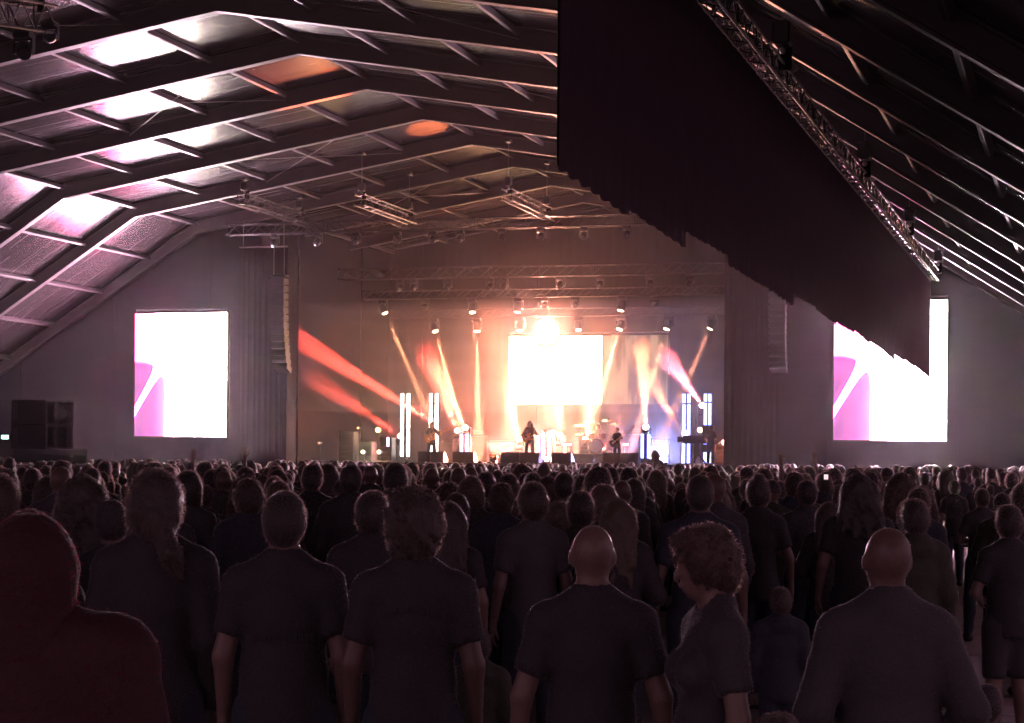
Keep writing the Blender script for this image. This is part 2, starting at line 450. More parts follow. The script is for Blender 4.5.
def spot(name, p, aim, col, power, ang, blend=0.4, rad=0.06):
    l = bpy.data.lights.new(name, 'SPOT'); l.color = col; l.energy = power; l.spot_size = math.radians(ang); l.spot_blend = blend; l.shadow_soft_size = rad
    o = bpy.data.objects.new(name, l); COL.objects.link(o); o.location = p
    o.rotation_euler = (Vector(aim) - Vector(p)).to_track_quat('-Z', 'Y').to_euler()
    return o
for i, x in enumerate((275, 318, 356, 397, 433, 460, 502, 541, 584, 627)):
    p = onv(x, 233, 66.0); p.z = 9.905
    moving_head(p, (p.x + (-1.2 if i < 2 else .5 - .25 * (i % 3)), 60, 5 + (i % 3) * .6), f'unlit moving head, {ORD[i]} from the left on the front truss', 'moving heads on the front truss', s=.8)
# ------------------------------------------------------------------ beams: fixtures and their light
WARM, ORNG, RED, PINK, TAN = (1, .48, .27), (1, .20, .09), (1, .075, .05), (1, .13, .17), (1, .34, .16)
# overhead row: (px, py, v of the lamp, aim px, aim py, v of the aim, colour, power, cone, lens strength)
DOWN = [
    (383, 306, 75.6, 440, 440, 75.0, TAN, 1900, 4.0, 14), (472, 306, 75.6, 480, 420, 74.4, TAN, 300, 6, 12),
    (518, 306, 75.6, 500, 440, 75.0, WARM, 400, 8, 14), (622, 303, 75.6, 590, 430, 74.5, WARM, 300, 8, 10),
    (434, 323, 77.8, 468, 452, 76.6, ORNG, 3200, 4.5, 14), (477, 323, 77.8, 478, 420, 77.0, TAN, 1500, 5, 14),
    (520, 323, 77.8, 505, 450, 76.0, WARM, 700, 9, 14), (578, 323, 77.8, 590, 450, 76.0, WARM, 700, 9, 12),
    (621, 322, 77.8, 585, 440, 76.0, WARM, 500, 9, 14), (668, 322, 77.8, 634, 440, 76.6, TAN, 1300, 5, 14),
    (712, 321, 77.8, 670, 420, 77.4, TAN, 500, 6, 14)]
for i, (px, py, v, ax, ay, av, col, pw, cone, ls) in enumerate(DOWN):
    p = onv(px, py, v); top = Vector((p.x, v, (8.32 if v < 76 else 7.72)))
    aim = onv(ax, ay, av)
    row = 'upper' if v < 76 else 'lower'
    r, e = moving_head(top, aim, f'lit beam lamp on the {row} row over the stage, {ORD[i if v < 76 else i - 4]} from its left', 'lit beam lamps over the stage', ((1, .72, .42), ls))
    spot('beam_light', e, aim, col, pw * 330, cone, .5)
# unlit fixtures between them
for i, (px, v) in enumerate(((400, 73.6), (414, 73.6), (448, 73.6), (490, 73.6), (504, 73.6), (560, 73.6), (600, 73.6), (650, 73.6), (690, 73.6), (545, 75.6), (575, 75.6), (655, 75.6), (425, 75.6))):
    p = onv(px, 280, v); p.z = 8.93 if v < 75 else 8.32
    moving_head(p, (p.x + RNG.uniform(-3, 3), 66, 3), f'unlit moving head over the stage, {ORD[i]} of the dark fixtures', 'dark fixtures over the stage', s=.8)
# floor beams that shoot up into the haze
STAGE_Z, SV0, SV1 = 1.80, 73.0, 81.8
UPB = [
    (466, 428, 77.5, 300, 73, 51.0, ORNG, 3400, 7.0, 16, 'beside the short left light pair'),
    (458, 431, 78.5, 418, 335, 69.5, RED, 4200, 7, 8, 'behind the short left light pair'),
    (434, 421, 78.0, 306, 344, 71.6, RED, 5200, 7.0, 6, 'by the second tall light tower from left'),
    (402, 436, 78.6, 330, 390, 72.6, RED, 1000, 7.5, 4, 'by the leftmost light tower'),
    (646, 428, 77.0, 640, 330, 70.0, ORNG, 4500, 6.5, 22, 'on the short right light pair'),
    (686, 434, 77.2, 650, 378, 71.5, ORNG, 5500, 6.5, 16, 'by the third tall light tower'),
    (703, 405, 78.4, 668, 360, 71.5, PINK, 4200, 6.5, 12, 'high on the rightmost tower'),
    (700, 420, 79.2, 722, 285, 72.0, RED, 9000, 6.5, 5, 'behind the rightmost tower'),
    (722, 444, 75.0, 768, 396, 72.6, RED, 5200, 9, 14, 'at the right wing of the stage'),
    (560, 436, 79.0, 552, 300, 70.0, ORNG, 2600, 10, 10, 'behind the singer'),
    (520, 440, 79.4, 490, 320, 71.0, ORNG, 1700, 9, 6, 'left of the singer under the video wall'),
    (585, 440, 79.4, 610, 320, 71.0, ORNG, 1500, 9, 6, 'behind the drum kit'),
]
M_FLIGHT = mat('black_flightcase', (0.035, 0.03, 0.032), 0.5, 0.0, 0.3, 7)
for i, (px, py, v, ax, ay, av, col, pw, cone, ls, wh) in enumerate(UPB):
    p = onv(px, py, v); aim = onv(ax, ay, av)
    bz = max(STAGE_Z, p.z - .40)
    if bz > STAGE_Z + .05:
        c = empty('lamp_riser', (p.x, v, STAGE_Z)); tag(c, f'black riser case carrying the floor lamp {wh}', 'riser', 'lamp risers')
        MB().box((0, 0, (bz - STAGE_Z) / 2), (.42, .36, bz - STAGE_Z), bev=.03).build('case', M_FLIGHT, c)
        MB().box((0, 0, bz - STAGE_Z - .012), (.46, .40, .024)).build('top_plate', M_ALU, c)
    r, e = moving_head((p.x, v, bz), aim, f'floor lamp throwing a beam upward {wh}', 'floor lamps on stage', (tuple(.5 + .5 * q for q in col), ls), up=True)
    spot('floor_beam_light', e, aim, col, pw * 150, cone, .45)
# added red and warm uplights that put the coloured patches on the roof
for (ax, du, v, col, pw, an) in ((0, -1.5, 50.7, (1, .13, .05), 3000, 6), (0, -1.0, 60.6, (1, .20, .07), 1100, 5)):
    p = Vector((-21, 74.5, STAGE_Z + .4)); aim = Vector((U0 + du, v, roof_h(du) + RD))
    r, e = moving_head((p.x + du * .8, p.y, STAGE_Z), aim, 'small added floor lamp at the stage lip aimed at the roof, ' + ('left one' if du < -1.2 else 'right one'), 'floor lamps on stage', (col, 4), up=True, s=.7)
    spot('added_roof_light', e, aim, col, pw * 45, an, .6)
# big blinder above the centre of the video wall
bp_ = onv(547, 332, 79.3)
bl = empty('blinder_light', bp_); tag(bl, 'blazing round blinder lamp above the middle of the video wall', 'stage light')
MB().lathe([(.45, .0), (.62, .10), (.66, .16), (.60, .16)], 24, Matrix.Rotation(math.pi / 2, 3, 'X'), (0, .08, 0)).build('housing', M_PLASTIC, bl)
MB().lathe([(.58, .0), (.5, .04), (.2, .06)], 24, Matrix.Rotation(math.pi / 2, 3, 'X'), (0, -.06, 0)).build('lens', lens_mat((1, .80, .52), 40), bl)
MB().tube((0, .1, .6), (0, .1, 1.3), .03).build('bracket', M_BLACK, bl)
pl = bpy.data.lights.new('blinder_glow', 'SPOT'); pl.energy = 22000; pl.color = (1, .34, .26); pl.spot_size = math.radians(52); pl.spot_blend = .8; pl.shadow_soft_size = .5
po = bpy.data.objects.new('blinder_glow', pl); COL.objects.link(po); po.location = bp_ + Vector((0, -.35, 0)); po.rotation_euler = (Vector((-7, 12, 1.5)) - bp_).to_track_quat('-Z', 'Y').to_euler()

# low back-of-stage wash lamps; the blue one is added to tint the haze
for i, (px, v, col, pw, nm) in enumerate(((484, 80.0, (1, .22, .17), 2600, 'leftmost'), (516, 80.0, (1, .25, .18), 3200, 'second'), (548, 80.0, (1, .28, .19), 3600, 'middle'), (580, 80.0, (1, .25, .17), 3400, 'fourth'), (624, 80.0, (1, .22, .17), 2600, 'fifth'), (664, 79.0, (.35, .38, 1), 1500, 'added blue rightmost'))):
    p = onv(px, 457, v); R_ = Matrix.Rotation(math.radians(75), 3, 'X')
    r = empty('wash_lamp', (p.x, v, STAGE_Z)); tag(r, f'{nm} low wash lamp along the back of the stage', 'stage light', 'wash lamps at the back of the stage')
    MB().box((0, 0, .16), (.40, .16, .26), bev=.03).build('housing', M_PLASTIC, r); MB().box((0, -.085, .16), (.34, .02, .20), bev=.006).build('lens', lens_mat(col, 6), r); MB().box((0, 0, .015), (.46, .26, .03)).build('bracket', M_BLACK, r)
    o = spot('wash_light', (p.x, v - .15, STAGE_Z + .2), (p.x, v - 6, STAGE_Z + 2.2), col, pw * 4, 110, .8, .12)

# ------------------------------------------------------------------ LED tube towers
M_BAR = mat('tower_frame', (0.03, 0.03, 0.035), 0.4, 0.5)
M_TW = mat('tube_white', (.8, .8, .8), .3, emit=(1.0, 0.90, 0.84), estr=10)
M_TB = mat('tube_blue_white', (.8, .8, .8), .3, emit=(0.20, 0.27, 1.0), estr=5)
M_TV = mat('tube_violet', (.8, .8, .8), .3, emit=(0.66, 0.30, 1.0), estr=7)
def tower(xs, y0, y1, v, m, segs, label):
    a, b = onv(xs[0], y0, v), onv(xs[-1], y0, v); base_ = onv(xs[0], y1, v)
    H = a.z - STAGE_Z; zb = max(.02, base_.z - STAGE_Z)
    cx = (a.x + b.x) / 2
    r = empty('light_tower', (cx, v, STAGE_Z)); tag(r, label, 'light tower', 'LED tube towers on stage')
    MB().box((0, .06, .02), (b.x - a.x + .35, .5, .04), bev=.01).build('base_plate', M_BAR, r)
    for x in (a.x - cx, b.x - cx):
        MB().box((x, .07, H / 2), (.07, .05, H), bev=.01).build('upright', M_BAR, r)
        z = zb
        for k, fr in enumerate(segs):
            z2 = z + fr * (H - zb)
            MB().tube((x, 0, z + .035), (x, 0, z2 - .035), .062, n=12).build('light_tube', m, r)
            z = z2
    for k in (0.02, .45, .98): MB().box((0, .08, H * k), (b.x - a.x, .03, .05)).build('cross_bar', M_BAR, r)
    return r
tower((402.3, 408.6), 393, 457, 78.0, M_TW, (.42, .42, .16), 'leftmost tall tower of paired white light tubes on stage')
tower((431, 436.8), 393, 457, 77.4, M_TW, (.42, .42, .16), 'tall tower of white light tubes behind the left guitarist')
tower((461.5, 467), 433, 459, 76.2, M_TB, (1.0,), 'short pair of blue-white light tubes left of the singer')
tower((543, 549.5), 430, 460, 76.6, M_TB, (1.0,), 'short pair of blue-white light tubes right of the singer')
tower((642.3, 648.8), 433, 459, 76.2, M_TB, (1.0,), 'short pair of blue-white light tubes right of the bassist')
tower((684, 689), 393, 464, 76.6, M_TB, (.30, .55, .15), 'third tall tower of blue-white light tubes from the left')
tower((705.5, 710), 393, 464, 77.6, M_TB, (.42, .45, .13), 'rightmost tall tower of blue-white light tubes on stage')
p = onv(388, 442, 76); r = empty('violet_tube_light', (p.x, 76, STAGE_Z)); tag(r, 'small upright violet tube light near the left tower', 'stage light')
MB().tube((0, 0, p.z - STAGE_Z - .18), (0, 0, p.z - STAGE_Z + .18), .05, n=10).build('light_tube', M_TV, r)
MB().tube((0, .07, 0), (0, .07, p.z - STAGE_Z + .2), .02, n=8).build('stand', M_BAR, r)
MB().lathe([(.18, 0), (.16, .03), (.03, .05)], 14).build('foot', M_BAR, r)
# bright par cans on stands
for i, (px, py, v, col, st, rad, wh) in enumerate(((378, 430, 75.5, (1, .50, .12), 26, .10, 'blazing orange par lamp at the left wing of the stage'),
        (358, 428, 76, (1, .50, .2), 8, .05, 'small orange par lamp leftmost on the stage'),
        (589, 433, 79.8, (1, .72, .25), 30, .10, 'blazing yellow par lamp by the drum kit'),
        (553, 432, 78.3, (1, .82, .75), 24, .10, 'white par lamp right behind the singer'),
        (700, 430, 75.5, (1, .55, .4), 26, .10, 'peach par lamp by the camera rig at right'),
        (726, 447, 74.5, (1, .20, .08), 14, .09, 'red par lamp at the right wing of the stage'),
        (744, 421, 75.0, (1, .14, .08), 3, .06, 'dim red par lamp high at the right wing'),
        (363, 452, 74.1, (1, .82, .5), 16, .075, 'left warm work lamp low at the left wing'),
        (379, 452, 74.1, (1, .82, .5), 16, .075, 'right warm work lamp low at the left wing'),
        (319, 443, 72.4, (1, .55, .3), 3, .05, 'faint small lamp beside the stage left drape'))):
    p = onv(px, py, v); r = empty('par_lamp', (p.x, v, STAGE_Z)); z = p.z - STAGE_Z; tag(r, wh, 'stage light', 'par lamps on stage')
    R = Matrix.Rotation(math.pi / 2, 3, 'X')
    MB().lathe([(rad * .6, -.26), (rad, -.2), (rad * 1.12, 0), (rad * 1.12, .02)], 16, R, (0, .02, z)).build('lamp_can', M_PLASTIC, r)
    MB().lathe([(rad * 1.02, 0), (rad * .9, .03), (rad * .4, .05)], 16, R, (0, -.004, z)).build('lens', lens_mat(col, st * .22), r)
    MB().tube((0, .14, 0), (0, .14, z), .018, n=8).build('stand', M_BAR, r)
    MB().lathe([(.2, 0), (.18, .02), (.03, .04)], 14, None, (0, .14, 0)).build('foot', M_BAR, r)
    if st > 12:
        l = bpy.data.lights.new('par_glow', 'POINT'); l.color = col; l.energy = st * 5; l.shadow_soft_size = rad
        lo = bpy.data.objects.new('par_glow', l); COL.objects.link(lo); lo.location = (p.x, v - .25, p.z)

# ------------------------------------------------------------------ stage platform and gear
M_DECK = mat('black_stage_deck', (0.05, 0.045, 0.045), 0.45, 0, 0.3, 3, 0.1)
stg = empty('stage', (0, 0, 0)); tag(stg, 'low black stage platform under the video wall', 'stage')
sx0, sx1 = -28.6, -11.4
for i in range(8):
    for j in range(4):
        w, d = (sx1 - sx0) / 8, (SV1 - SV0) / 4
        MB().box((sx0 + (i + .5) * w, SV0 + (j + .5) * d, STAGE_Z - .05), (w - .01, d - .01, .1), bev=.008).build('deck_plate', M_DECK, stg)
for i in range(8):
    w = (sx1 - sx0) / 8
    MB().box((sx0 + (i + .5) * w, SV0 + .06, (STAGE_Z - .1) / 2), (w - .02, .04, STAGE_Z - .12)).build('skirt_panel', M_DRAPE, stg)
for i in range(7):
    for j in (.3, .95): MB().tube((sx0 + .3 + i * (sx1 - sx0 - .6) / 6, SV0 + j * (SV1 - SV0), 0), (sx0 + .3 + i * (sx1 - sx0 - .6) / 6, SV0 + j * (SV1 - SV0), STAGE_Z - .1), .04).build('leg', M_TRUSS, stg)
def wedge(px0, px1, py, v, label, h=.42):
    a, b = onv(px0, py, v), onv(px1, py, v); w = b.x - a.x
    hh = max(h, a.z - STAGE_Z)
    r = empty('monitor_speaker', ((a.x + b.x) / 2, v, STAGE_Z)); tag(r, label, 'speaker', 'floor monitors along the stage front')
    n = max(1, round(w / .7)); q = w / n
    for k in range(n):
        x = -w / 2 + (k + .5) * q
        m = MB(); pr = [(-.30, 0), (.26, 0), (.30, .12), (-.10, hh), (-.30, hh)]
        m.add([(x - q / 2 + .008, -y_, z) for y_, z in [(-a_, b_) for a_, b_ in pr]] + [(x + q / 2 - .008, -y_, z) for y_, z in [(-a_, b_) for a_, b_ in pr]],
              [(0, 1, 2, 3, 4), (9, 8, 7, 6, 5)] + [((i + 1) % 5, i, 5 + i, 5 + (i + 1) % 5) for i in range(5)])
        cab = m.build('cabinet', M_WOODBLK, r)
        g_ = MB(); g_.box((0, 0, 0), (q * .85, .02, hh * .9), Matrix.Rotation(-.62, 3, 'X')); g_.build('grille', M_PLASTIC, cab, (x, .115, hh * .56))
        MB().box((x, -.312, hh * .5), (.14, .02, .05)).build('handle', M_BLACK, cab)
    return r
wedge(503, 541, 455.5, 73.7, 'wide row of floor monitors in front of the singer')
wedge(553, 573, 457.5, 73.7, 'small floor monitor right of the singer')
wedge(605, 640, 456, 73.7, 'wide row of floor monitors in front of the bassist')
wedge(420, 446, 457.5, 73.8, 'floor monitors in front of the left guitarist')
wedge(455, 476, 458.5, 73.8, 'dark floor monitor before the short left light pair')
def stool(px, py, v, label):
    p = onv(px, py, v); r = empty('equipment_stand', (p.x, v, STAGE_Z)); tag(r, label, 'stand'); H = max(.3, p.z - STAGE_Z)
    MB().box((0, 0, H), (.42, .3, .05), bev=.01).build('top', M_BLACK, r)
    for a in (-1, 1):
        for b in (-1, 1): MB().tube((a * .18, b * .12, 0), (a * .18, b * .12, H), .018).build('leg', M_BLACK, r)
    MB().box((0, 0, H * .45), (.36, .03, .03)).build('stretcher', M_BLACK, r)
stool(495.5, 459.5, 73.5, 'low black stand left of the singer monitors'); stool(598, 459.5, 73.5, 'low black stand beside the bassist monitors')
def mic_stand(px, py, v, label):
    p = onv(px, py, v); r = empty('microphone_stand', (p.x, v, STAGE_Z)); tag(r, label, 'microphone stand'); H = p.z - STAGE_Z
    MB().lathe([(.14, 0), (.14, .02), (.02, .03)], 14).build('base', M_BLACK, r)
    MB().tube((0, 0, 0), (0, 0, H * .8), .012).build('pole', M_BLACK, r)
    MB().tube((0, 0, H * .8), (.0, .22, H), .01).build('boom', M_BLACK, r)
    m = MB(); m.tube((0, .22, H), (0, .38, H + .03), .014, .022); m.build('microphone', M_BLACK, r)
mic_stand(528, 432, 76.0, 'microphone stand in front of the singer'); mic_stand(612, 434, 76.0, 'microphone stand by the bassist'); mic_stand(429, 430, 76.2, 'microphone stand by the left guitarist')
# drum kit on a riser
M_DRUM = mat('drum_shell', (0.18, 0.05, 0.03), 0.25, 0, .2, 3); M_SKIN = mat('drum_head', (.6, .55, .5), .5); M_CYM = mat('cymbal_brass', (.6, .42, .15), .25, .9)
M_CHROME = mat('chrome_tube', (.5, .48, .48), .2, .9)
p = onv(598, 452, 78.4)
rz = empty('drum_riser', (p.x, 78.4, STAGE_Z)); tag(rz, 'black drum riser in front of the video wall', 'riser')
MB().box((0, 0, .2), (2.2, 1.6, .4), bev=.02).build('platform', M_DECK, rz); MB().box((0, -.81, .2), (2.1, .02, .34)).build('skirt', M_DRAPE, rz)
dk = empty('drum_kit', (p.x, 78.4, STAGE_Z + .4)); tag(dk, 'drum kit with raised cymbals glowing in the haze', 'drum kit')
R = Matrix.Rotation(math.pi / 2, 3, 'X')
def drum(c, r_, d, name, M=None):
    o = MB().lathe([(r_, -d / 2), (r_ * 1.01, -d / 2 + .02), (r_, 0), (r_ * 1.01, d / 2 - .02), (r_, d / 2)], 20, M, c).build(name, M_DRUM, dk)
    q = MB().lathe([(r_ * .94, 0), (r_ * .9, .008)], 20, M, tuple(Vector(c) + ((M @ Vector((0, 0, d / 2))) if M else Vector((0, 0, d / 2))))); q.build('drum_head', M_SKIN, o)
drum((0, -.2, .30), .29, .42, 'bass_drum', R); drum((-.22, -.1, .72), .15, .2, 'tom'); drum((.2, -.1, .72), .16, .22, 'tom'); drum((.6, .2, .35), .21, .4, 'floor_tom'); drum((-.5, .15, .5), .18, .14, 'snare_drum')
for (x, y, z, r_) in ((-.75, .0, 1.15, .24), (.75, -.05, 1.2, .25), (-.35, -.15, 1.3, .2), (.42, -.1, 1.35, .22), (-.85, .25, .8, .18)):
    st = MB().tube((x, y, 0), (x, y, z), .014).build('cymbal_stand', M_CHROME, dk)
    MB().lathe([(r_, 0), (r_ * .3, .02), (.03, .04)], 20, Matrix.Rotation(.25, 3, 'X'), (x, y, z)).build('cymbal', M_CYM, st)
# keyboard on a stand, amps
def keyboard(px, py, v, label):
    p = onv(px, py, v); H = p.z - STAGE_Z; r = empty('keyboard', (p.x, v, STAGE_Z)); tag(r, label, 'keyboard')
    MB().box((0, 0, H), (1.25, .36, .10), bev=.015).build('case', M_PLASTIC, r)
    for k in range(18): MB().box((-.55 + k * .065, .08, H + .055), (.058, .16, .015)).build('key', M_SKIN, r)
    for s in (-1, 1): MB().tube((-.45 * s, .0, 0), (.45 * s, .0, H - .05), .02).build('stand_leg', M_BLACK, r)
keyboard(503, 442, 79.0, 'keyboard on crossed legs left of the singer'); 
M_BARS = mat('pale_light_bar', (.6, .6, .6), .4, emit=(1.0, .62, .72), estr=3.0)
for i, (x0, x1, y, v, w) in enumerate(((501, 514, 443.5, 78.2, 'pink light strip lying under the keyboard left of the singer'), (562, 572, 444.5, 77.2, 'pink light strip right of the singer'), (623, 628.5, 444.5, 78.2, 'short pink light strip behind the bassist'))):
    a, b = onv(x0, y, v), onv(x1, y, v); r = empty('light_strip', ((a.x + b.x) / 2, v, STAGE_Z)); tag(r, w, 'light strip', 'light strips on stage')
    z = a.z - STAGE_Z
    MB().box((0, 0, z), (b.x - a.x, .04, .09), bev=.01).build('tube', M_BARS, r); MB().box((0, .05, z), (b.x - a.x + .06, .06, .13)).build('housing', M_BLACK, r)
    for s in (-1, 1): MB().tube((s * (b.x - a.x) * .4, .05, 0), (s * (b.x - a.x) * .4, .05, z), .02).build('stand_leg', M_BLACK, r)
def amp(px, v, w, h, label):
    p = onv(px, 455, v); r = empty('amplifier', (p.x, v, STAGE_Z)); tag(r, label, 'amplifier', 'amplifiers on stage')
    MB().box((0, 0, h / 2), (w, .35, h), bev=.02).build('cabinet', M_WOODBLK, r); MB().box((0, -.18, h * .45), (w * .9, .02, h * .8)).build('grille', M_PLASTIC, r)
    MB().box((0, 0, h + .12), (w * .95, .28, .22), bev=.02).build('amp_head', M_PLASTIC, r)
    for k in range(5): MB().tube((-.2 + k * .1, -.14, h + .12), (-.2 + k * .1, -.16, h + .12), .015).build('knob', M_CHROME, r)
amp(448, 79.5, .75, .75, 'amplifier stack behind the left guitarist'); amp(480, 79.6, .75, 1.1, 'amplifier stack left of the keyboard'); amp(634, 79.6, .8, 1.2, 'amplifier stack behind the bassist'); amp(660, 79.6, .75, .8, 'amplifier stack near the short right light pair')
# camera / follow-spot rig silhouetted at the right, and gear racks at the left wing
p = onv(697, 452, 74.2); rg = empty('camera_rig', (p.x, 74.2, STAGE_Z)); tag(rg, 'dark camera rig on a pedestal in front of the right light towers', 'camera rig')
def rb(c, d, nm): MB().box(c, d, bev=.02).build(nm, M_PLASTIC, rg)
rb((-.05, 0, .95), (.9, .5, .32), 'camera_body'); rb((.42, 0, 1.22), (.42, .35, .55), 'viewfinder'); rb((.45, 0, .62), (.5, .4, .3), 'counterweight'); rb((.0, 0, .55), (.22, .25, .5), 'pan_head')
for k in range(3):
    t = 2 * math.pi * k / 3; MB().tube((0, 0, .45), (.38 * math.cos(t), .38 * math.sin(t), 0), .035).build('tripod_leg', M_BLACK, rg)
MB().tube((-.5, 0, .95), (-.74, 0, .95), .10, .12, n=14).build('camera_lens', M_PLASTIC, rg)
for i, (px, v, w, h, lb) in enumerate(((348, 75, .7, 1.2, 'black equipment rack leftmost at the stage wing'), (367, 74.9, .6, .8, 'black equipment rack under the work lamps'), (387, 77.6, .6, 1.0, 'black equipment rack left of the leftmost tower'), (735, 75.6, .8, 1.25, 'black equipment rack at the right wing'))):
    p = onv(px, 455, v); r = empty('equipment_rack', (p.x, v, STAGE_Z)); tag(r, lb, 'rack', 'equipment racks on stage')
    MB().box((0, .02, h / 2), (w, .5, h), bev=.02).build('case', M_FLIGHT, r)
    for k in range(int(h / .2)): MB().box((0, -.245, .12 + k * .2), (w * .86, .03, .16), bev=.008).build('rack_unit', M_PLASTIC, r)
    for s in (-1, 1): MB().box((s * (w / 2 - .02), -.24, h / 2), (.03, .04, h * .96)).build('corner_rail', M_ALU, r)

# ------------------------------------------------------------------ line arrays
def line_array(px0, py0, py1, v, bend, label, n=13):
    p = onv(px0, py0, v); q = onv(px0, py1, v); H = p.z - q.z; hh = H / n
    r = empty('line_array', (p.x, v, q.z)); tag(r, label, 'loudspeaker')
    MB().box((0, 0, H + .08), (.62, .5, .08), bev=.02).build('flying_frame', M_BLACK, r)
    ang = 0; y = 0; z = H
    for k in range(n):
        ang = bend * (k / n) ** 2
        M = Matrix.Rotation(-ang, 3, 'X')
        m = MB(); w = .27
        m.add([M @ Vector(t) for t in [(-w, -.22, -hh * .48), (w, -.22, -hh * .48), (w, .25, -hh * .38), (-w, .25, -hh * .38), (-w, -.22, hh * .48), (w, -.22, hh * .48), (w, .25, hh * .38), (-w, .25, hh * .38)]],
              [(0, 3, 2, 1), (4, 5, 6, 7), (0, 1, 5, 4), (1, 2, 6, 5), (2, 3, 7, 6), (3, 0, 4, 7)])
        c = m.build('speaker_cabinet', M_WOODBLK, r, (0, y, z - hh / 2))
        MB().box((0, -.235, 0), (.5, .02, hh * .7), None).build('grille', M_PLASTIC, c).rotation_euler = (-ang, 0, 0)
        MB().box((-.285, -.1, 0), (.02, .12, hh * .6)).build('side_bracket', M_ALU, c)
        z -= hh * math.cos(ang); y += hh * math.sin(ang) * -1 * -1
    MB().tube((-.2, 0, H + .1), (-.2, 0, H + 1.2), .015).build('cable', M_CHAIN, r); MB().tube((.2, 0, H + .1), (.2, 0, H + 1.2), .015).build('cable', M_CHAIN, r)
line_array(279, 278, 372, 66.6, .5, 'hanging line array of loudspeakers left of the stage'); line_array(778, 292, 372, 66.6, .5, 'hanging line array of loudspeakers right of the stage, partly behind the curtain')
for i, (px, lb) in enumerate(((262, 'left'), (752, 'right'))):
    a = onv(px, 300, 67.2)
    c = empty('masking_drape', (a.x, 67.3, 0)); tag(c, f'tall black masking drape beside the {lb} line array', 'drape')
    w_ = 1.9
    for k in range(4):
        m = MB(); pts = []; fs = []
        for j in range(9):
            x = -w_ / 2 + (k + j / 8) * w_ / 4; y = .005 * math.sin(j * 1.9 + k)
            pts += [(x, y, 0), (x, y, 9.6), (x, y + .02, 9.6), (x, y + .02, 0)]
        for j in range(8):
            o_ = 4 * j
            fs += [(o_, o_ + 4, o_ + 5, o_ + 1), (o_ + 2, o_ + 6, o_ + 7, o_ + 3), (o_ + 1, o_ + 5, o_ + 6, o_ + 2), (o_ + 3, o_ + 7, o_ + 4, o_)]
        m.add(pts, fs).build('drape_width', M_DRAPE, c)
    MB().tube((-w_ / 2, 0, 9.63), (w_ / 2, 0, 9.63), .03).build('hanging_bar', M_TRUSS, c)
    for s in (-1, 1): MB().tube((s * .8, 0, 9.63), (s * .8, 0, 10.6), .012).build('suspension_wire', M_CHAIN, c)

# ------------------------------------------------------------------ black curtain on its truss (right of the ridge, along the tent)
CU, CV0, CV1 = -4.42, 16.62, 60.0
CT, CB = 7.30, 4.50
cur = empty('black_curtain', (CU, 0, 0)); tag(cur, 'long black curtain hanging from the truss along the right side of the roof', 'curtain')
rr = random.Random(4)
npan = 15; M_CURT = mat('dark_serge_curtain', (0.33, 0.24, 0.285), 0.95, 0, 0.12, 2, 0.1, 60, spec=0.1); wv = (CV1 - CV0) / npan
for i in range(npan):
    m = MB(); K = 40; pts = []; fs = []
    b0 = CB + rr.uniform(-.07, .07); b1 = b0 + rr.uniform(-.10, .03); ph = rr.uniform(0, 6)
    for k in range(K + 1):
        t = k / K; y = CV0 + i * wv + t * wv
        x = .010 * math.sin(y * 16.0) + .006 * math.sin(y * 6.1)
        zb = b0 + (b1 - b0) * t + .018 * math.sin(k * 1.1 + ph) 
        zt = CT
        for q in range(4):
            z = zb + (zt - zb) * q / 3; xx = x * (1 - .5 * q / 3)
            pts += [(xx, y, z), (xx + .02, y, z)]
    for k in range(K):
        for q in range(3):
            a = k * 8 + q * 2; b = a + 8
            fs += [(a, a + 2, b + 2, b), (a + 1, b + 1, b + 3, a + 3)]
        fs += [(k * 8, k * 8 + 8, k * 8 + 9, k * 8 + 1), (k * 8 + 6, k * 8 + 7, k * 8 + 15, k * 8 + 14)]
    m.add(pts, fs).build('drape_panel', M_CURT, cur, smooth=True)
MB().tube((0, CV0, CT + .02), (0, CV1, CT + .02), .025).build('curtain_pipe', M_TRUSS, cur)
truss('curtain_truss', (CU + .05, CV0 - 2.0, CT + .24), (CU + .05, CV1 + .4, CT + .24), 0.30, 'dark box truss carrying the long black curtain', seg=.36, r=.022, mats=M_TRBLK)
for i, (px, py) in enumerate(((772, 62), (857, 175), (903, 238), (933, 275))):
    d = ray(px, py); t = (CU + .05) / d[0]; v = d[1] * t
    hoist((CU + .20, v, CT + .50), roof_h(CU + .20 - U0) + RD - .1, f'black chain hoist {ORD[i]} from the near end on the curtain truss', 1.3)

# ------------------------------------------------------------------ hung truss and lamp at the top left corner
a = atZ(-30, 8, 34); b = atZ(45, 20, 37)
truss('corner_truss', a, b, .5, 'dark lighting truss at the top left corner under the roof', seg=.5, r=.03, mats=M_TRBLK)
moving_head(atZ(24, 32, 36.3), atZ(28, 90, 35), 'dark pointed stage lamp hanging at the top left corner', 'lamps at the top left corner', s=.95)
moving_head(atZ(50, 22, 36.9), atZ(60, 30, 34), 'dark stage lamp at the end of the top left truss', 'lamps at the top left corner', s=.8)
for k, (px, nm) in enumerate(((-10, 'left'), (36, 'right'))):
    q = atZ(px, 10 + k * 8, 34.7 + k * 1.8); hoist((q.x, q.y, q.z + .3), roof_h(q.x - U0) - .02, f'chain hoist above the top left truss, {nm} one')

